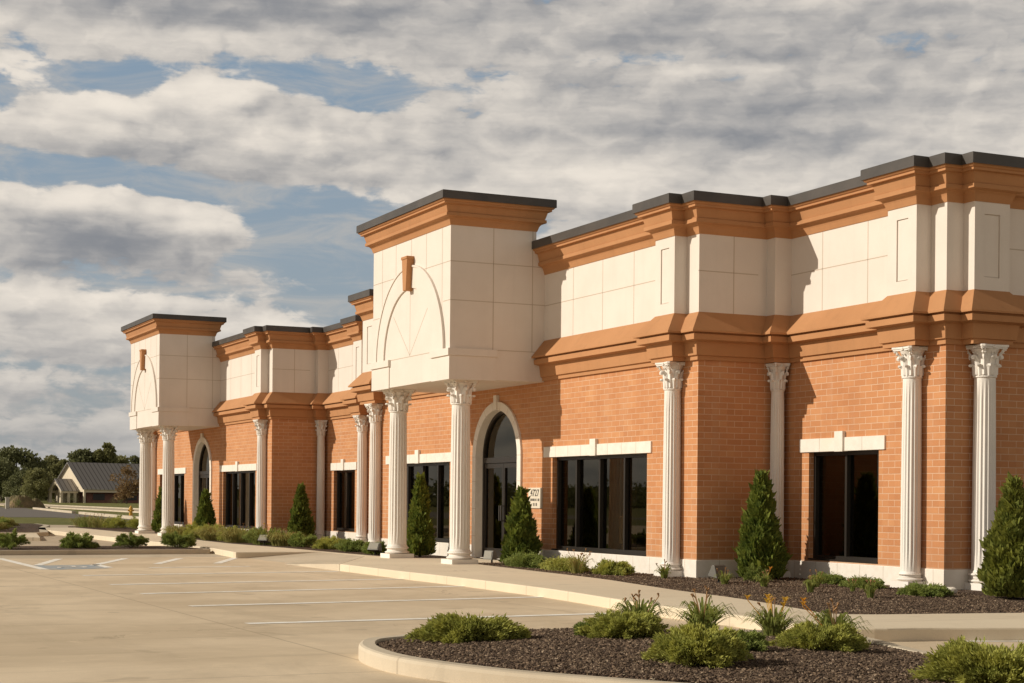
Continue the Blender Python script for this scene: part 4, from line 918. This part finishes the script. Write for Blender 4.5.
for y0,y1 in ((-.5,GW/2),(GW+.5,GW/2)):
    z0=EV-.12; m.add([(-.1,y0,z0),(LN+.5,y0,z0),(LN+.5,y1,RG),(-.1,y1,RG),(-.1,y0,z0-.22),(LN+.5,y0,z0-.22),(LN+.5,y1,RG-.25),(-.1,y1,RG-.25)],[(0,1,2,3),(4,5,6,7),(0,1,5,4),(1,2,6,5),(2,3,7,6),(3,0,4,7)])
ro=m.build('roof',MROOF,HB)
for x in (13,17.5): M().tube([(x,3.6,EV+2.5),(x,3.6,EV+3.7)],.12,8).build('vent_pipe',PALE,ro)
for x0,x1 in ((4.0,7.2),(12,16.2),(19,22)):
    f=M(); f.box(x0-.12,x1+.12,1.70,1.79,.6,2.3); fo=f.build('window',HBR,HB); g=M(); g.box(x0,x1,1.66,1.72,.7,2.2); g.build('pane',FRAME,fo)
# porch: small gabled roof on posts before the gable wall
pc=GW*.40; pw=2.7; pd=4.2
m=M()
for s in (-1,1):
    y0=pc+s*(pw+.3); m.add([(-pd,y0,2.95),(.5,y0,2.95),(.5,pc,5.7),(-pd,pc,5.7),(-pd,y0,2.75),(.5,y0,2.75),(.5,pc,5.48),(-pd,pc,5.48)],[(0,1,2,3),(4,5,6,7),(0,1,5,4),(1,2,6,5),(2,3,7,6),(3,0,4,7)])
m.build('porch_roof',MROOF,HB)
m=M(); A=arch(0,1.7,2.4,1.8,14); pts=[(pc-pw,2.4),(pc-1.7,2.4)]+[(pc+y,z) for y,z in A[::-1][1:-1]]+[(pc+1.7,2.4),(pc+pw,2.4),(pc+pw,3.0),(pc,5.45),(pc-pw,3.0)]
n=len(pts); m.add([(-pd+.15,y,z) for y,z in pts]+[(-pd+.45,y,z) for y,z in pts],[tuple(range(n)),tuple(range(2*n-1,n-1,-1))]+[(i,(i+1)%n,n+(i+1)%n,n+i) for i in range(n)]); m.build('porch_gable',HSE,HB)
for s in (-1,1):
    M().box(-pd+.4,.4,pc+s*pw-.12,pc+s*pw+.12,2.3,2.95).build('porch_beam',HSE,HB)
    for x in (-pd+.35,-pd*.45,-.2): M().box(x-.28,x+.28,pc+s*(pw-.3)-.28,pc+s*(pw-.3)+.28,0,2.45).build('porch_post',HSE,HB)
e=bpy.data.objects

# ------------------------------------------------------------------ light, sky, camera
SUN=Vector((-.75,-2.0875,1.15)).normalized()
el=math.asin(SUN.z); azm=math.atan2(SUN.x,SUN.y)
sl=bpy.data.lights.new('sun','SUN'); sl.energy=4.1; sl.angle=math.radians(.5); sl.color=(1,.925,.80)
so=bpy.data.objects.new('sun',sl); COL.objects.link(so); so.rotation_euler=(-SUN).to_track_quat('-Z','Y').to_euler(); so.location=(0,0,40)
wd=bpy.data.worlds.new('World'); sc.world=wd; wd.use_nodes=True; t=wd.node_tree; bg=t.nodes['Background']
sky=t.nodes.new('ShaderNodeTexSky'); sky.sky_type='NISHITA'; sky.sun_disc=False; sky.sun_elevation=el; sky.sun_rotation=azm; sky.dust_density=1.5; sky.ozone_density=1.2
D=t.nodes.new('ShaderNodeTexCoord').outputs['Generated']; x,y,z=xyz(t,D)
# sky coordinates: azimuth from the heading the street runs (degrees) and elevation (degrees)
hd=math.atan2(.42402,-.90565)
ca,sa=math.cos(hd),math.sin(hd)
fx=x*ca+y*sa; rx=x*sa-y*ca
AZ=rx._op('ARCTAN2',fx)*57.29578; EL=z.f('ARCSINE')*57.29578
zc=z.f('MAXIMUM',0.0)
pv=vec(t,fx/(zc+.10),rx/(zc+.10),zc*2.0)      # cloud layer seen in perspective
pv2=vec(t,AZ*.16,EL*.34,1.7)                     # heaped clouds, upright
def blob(a,e,wa,we,s):
    da=(AZ-a)/wa; de=(EL-e)/we; return ((da*da+de*de)*-1).f('EXPONENT') * s if False else _exp((da*da+de*de)*-1)*s
def _exp(n):
    q=t.nodes.new('ShaderNodeMath'); q.operation='EXPONENT'; t.links.new(n.k,q.inputs[0]); return N(t,q.outputs[0])
bias=None
#  azimuth, elevation, widths, strength: where the cloud deck opens (negative) and heaps up (positive)
BL=[(-14,13.2,3.6,.75,-.20),(-9.2,13.9,4,.55,-.15),(-5.3,13.2,1.9,.9,-.20),(-1.5,12.6,2.2,.4,-.10),(-15,10.7,3.4,.50,-.22),(-11.0,10.2,2.6,.35,-.16),(-6.6,9.5,3.2,.8,-.26),(-3.2,8.5,3.6,1.3,-.28),(-7.0,8.0,2.0,.6,-.14),(-5.0,6.5,2.4,.7,-.16),(-10.5,6.9,3,.25,-.08),(13,15.3,2.4,.4,-.13),(3,14.9,3,.35,-.11),(7.5,14.2,2.4,.3,-.10),(-15,4.3,3,.2,-.08),
    (-14.2,12.0,2.6,.6,.22),(-10.0,12.7,1.4,.9,.30),(-8.2,12.0,2.2,.9,.24),(-5.5,11.8,1.8,.7,.18),(-1.5,11.3,4,1.0,.16),(-15,8.9,2.8,.9,.20),(-10.6,8.75,1.4,.5,.14),(-14,5.6,5,1.2,.14),(-8,5.8,3.2,.7,.08),(7,12,11,2.2,.18),(0,15.8,22,.9,.16),(-11,16.3,8,.9,.14),(-13,2.5,7,1.5,.03)]
for b_ in BL: q=blob(*b_); bias=q if bias is None else bias+q
# broad light and shade of the deck: sunlit heaps (positive), grey undersides (negative)
BR=[(-14,12.2,2.4,.5,.26),(-10.2,13.1,1.4,.6,.34),(-8.6,12.2,1.8,.6,.22),(-5.6,12.2,1.6,.45,.24),(-1.0,11.7,3,.5,.16),(-15,9.8,2.6,.35,.26),(-10.6,9.1,1.3,.3,.30),(-8,5.9,3,.5,.2),(4,11,5,.8,.14),(-11,15.2,2.4,.4,.12),
    (-13.2,11.1,2.6,.45,-.16),(-7.6,10.9,3,.45,-.12),(-13.8,8.6,2.6,.6,-.34),(-12,16.2,6,.9,-.22),(0,16.4,8,.8,-.05),(3.5,12.6,3,.5,-.14),(9.5,12.2,3.5,.6,-.20),(10,15,5,.5,-.1),(-14,2.8,7,1.5,.02),(-14,3.4,6,.25,-.16),(-7,16.6,9,.8,-.16),(-3,12.2,3,.8,-.10),(-14,1.9,6,.25,-.10),(-14,4.6,3,.35,-.22),(-14.5,7.9,3.4,.7,-.30),(-9.5,7.6,3,.5,-.18),(7,12.5,11,4.5,-.12),(8,15.6,7,.9,-.08),(-2,14.0,4,.5,.12),(2.5,11.2,2.5,.5,.22),(13,12.5,4,.5,.12),(-14,6.6,3.5,.25,.20),(-13.5,5.6,3,.3,.18),(-12.5,9.6,3,.25,.14)]
def n2_(a,e):
    n=noise(t,vec(t,a,e,0),1.6,3,.5,.3); n.k.node.noise_dimensions='2D'; return n
big=n2_(AZ*.045+4,EL*.20+2)
PF=[(-15.4,12.6,.7),(-14.3,13.0,.55),(-13.5,12.75,.5),(-12.6,12.6,.6),(-11.6,13.2,.55),(-10.5,13.75,.75),(-9.6,13.3,.6),(-8.9,13.6,.45),(-8.0,12.9,.6),(-7.0,13.0,.6),(-5.9,12.7,.55),(-4.6,12.5,.6),(-3.0,12.2,.6),(-11.0,9.3,.5),(-10.2,9.15,.55),(-14.6,10.0,.6),(-13.2,9.95,.5),(-12.0,9.6,.45)]
lum=None
for a_,e_,r_ in PF:
    q=blob(a_,e_,r_*1.25,r_,.22); bias=bias+q
    q=blob(a_-.15,e_+r_*.35,r_*1.0,r_*.6,.20); lum=q if lum is None else lum+q
    lum=lum+blob(a_+r_*.9,e_-r_*.7,r_*.8,r_*.45,-.14)
for b_ in BR: q=blob(*b_); lum=q if lum is None else lum+q
def n2(a,e,sc_,det,ro,dist=0):
    n=noise(t,vec(t,a,e,0),sc_,det,ro,dist); n.k.node.noise_dimensions='2D'; return n
def vor(a,e,sc_,det):
    n=t.nodes.new('ShaderNodeTexVoronoi'); n.voronoi_dimensions='2D'; n.feature='F1'; n.inputs['Scale'].default_value=sc_
    n.inputs['Detail'].default_value=det; n.inputs['Roughness'].default_value=.5; n.normalize=True
    t.links.new(vec(t,a,e,0),n.inputs['Vector']); return N(t,n.outputs['Distance'])
wx=n2(AZ*.30+3,EL*.55,1.5,4,.6)-.5; wy=n2(AZ*.30+11,EL*.55,1.5,4,.6)-.5
def low(oa,oe):
    a_=AZ+oa+wx*1.5; e_=EL+oe+wy*.9
    return n2(a_*.13+2.3,e_*.40,1.15,4,.55)*.55+(1.0-vor(a_*.40,e_*.64,1.0,1.3))*.50
l0=low(0,0); l1=low(-.30,.42)
fine=n2(AZ*.33+5,EL*.9+3,2.1,9,.60,.3)
streak=n2(AZ*.10+8,EL*1.0,1.7,7,.58,.2)
puff=1.0-vor(AZ*.62+wx*2.2,EL*1.05+wy*1.6,1.0,2.6)
cov=l0*.52+puff*.16+fine*.24+streak*.12+bias*1.1-.022
edge=cov.step(.505,.605)
mask=edge
thick=cov.step(.62,.95)
br=(l0-l1)*1.45+(fine-.5)*.26+(streak-.5)*.42+(big-.5)*.55+(puff-.62)*.45+lum*1.25-thick*.10+.54
br=br.step(-.25,1.25)
ccol=mix(t,br,(2.75,2.9,3.2),(10.3,9.4,8.25))
veil=(n2(AZ*.12,EL*.55+1,2.0,9,.63,.4).step(.36,.78))*.72
bluec=mix(t,EL.step(0,18),(4.0,4.5,4.85),(2.9,4.0,5.2))
skyc=mix(t,.20,bluec,sky.outputs[0])
skyc=mix(t,veil,skyc,(6.2,5.8,5.3))
hor=EL.step(6.0,.3)*.5
full=mix(t,mask,skyc,ccol); full=mix(t,hor,full,(3.5,3.65,3.8))
# unseen sky overhead made darker and warmer to cut fill light on shaded faces
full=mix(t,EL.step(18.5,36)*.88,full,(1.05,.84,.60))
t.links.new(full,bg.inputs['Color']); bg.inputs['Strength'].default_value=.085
cam=bpy.data.cameras.new('camera'); co=bpy.data.objects.new('camera',cam); COL.objects.link(co); sc.camera=co
ro_=math.radians(.5092); c_,s_=math.cos(ro_),math.sin(ro_); tt=math.radians(25.0889)
a=Vector((-math.cos(tt),math.sin(tt),0)); r=Vector((math.sin(tt),math.cos(tt),0)); u=Vector((0,0,1))
r2=r*c_+u*s_; u2=u*c_-r*s_
mw=Matrix.Identity(4)
for i in range(3): mw[i][0]=r2[i]; mw[i][1]=u2[i]; mw[i][2]=-a[i]
mw[0][3],mw[1][3],mw[2][3]=30.38,-14.9508,1.286
co.matrix_world=mw
cam.sensor_width=36; cam.lens=1663.238*36/1024; cam.clip_end=9000; cam.clip_start=.05
cam.shift_y=c_*159.0/1024; cam.shift_x=s_*159.0/1024
vs=sc.view_settings; vs.view_transform='Standard'; vs.look='None'; vs.exposure=0; vs.gamma=1
sc.cycles.use_denoising=True; sc.cycles.max_bounces=6; sc.cycles.transparent_max_bounces=12
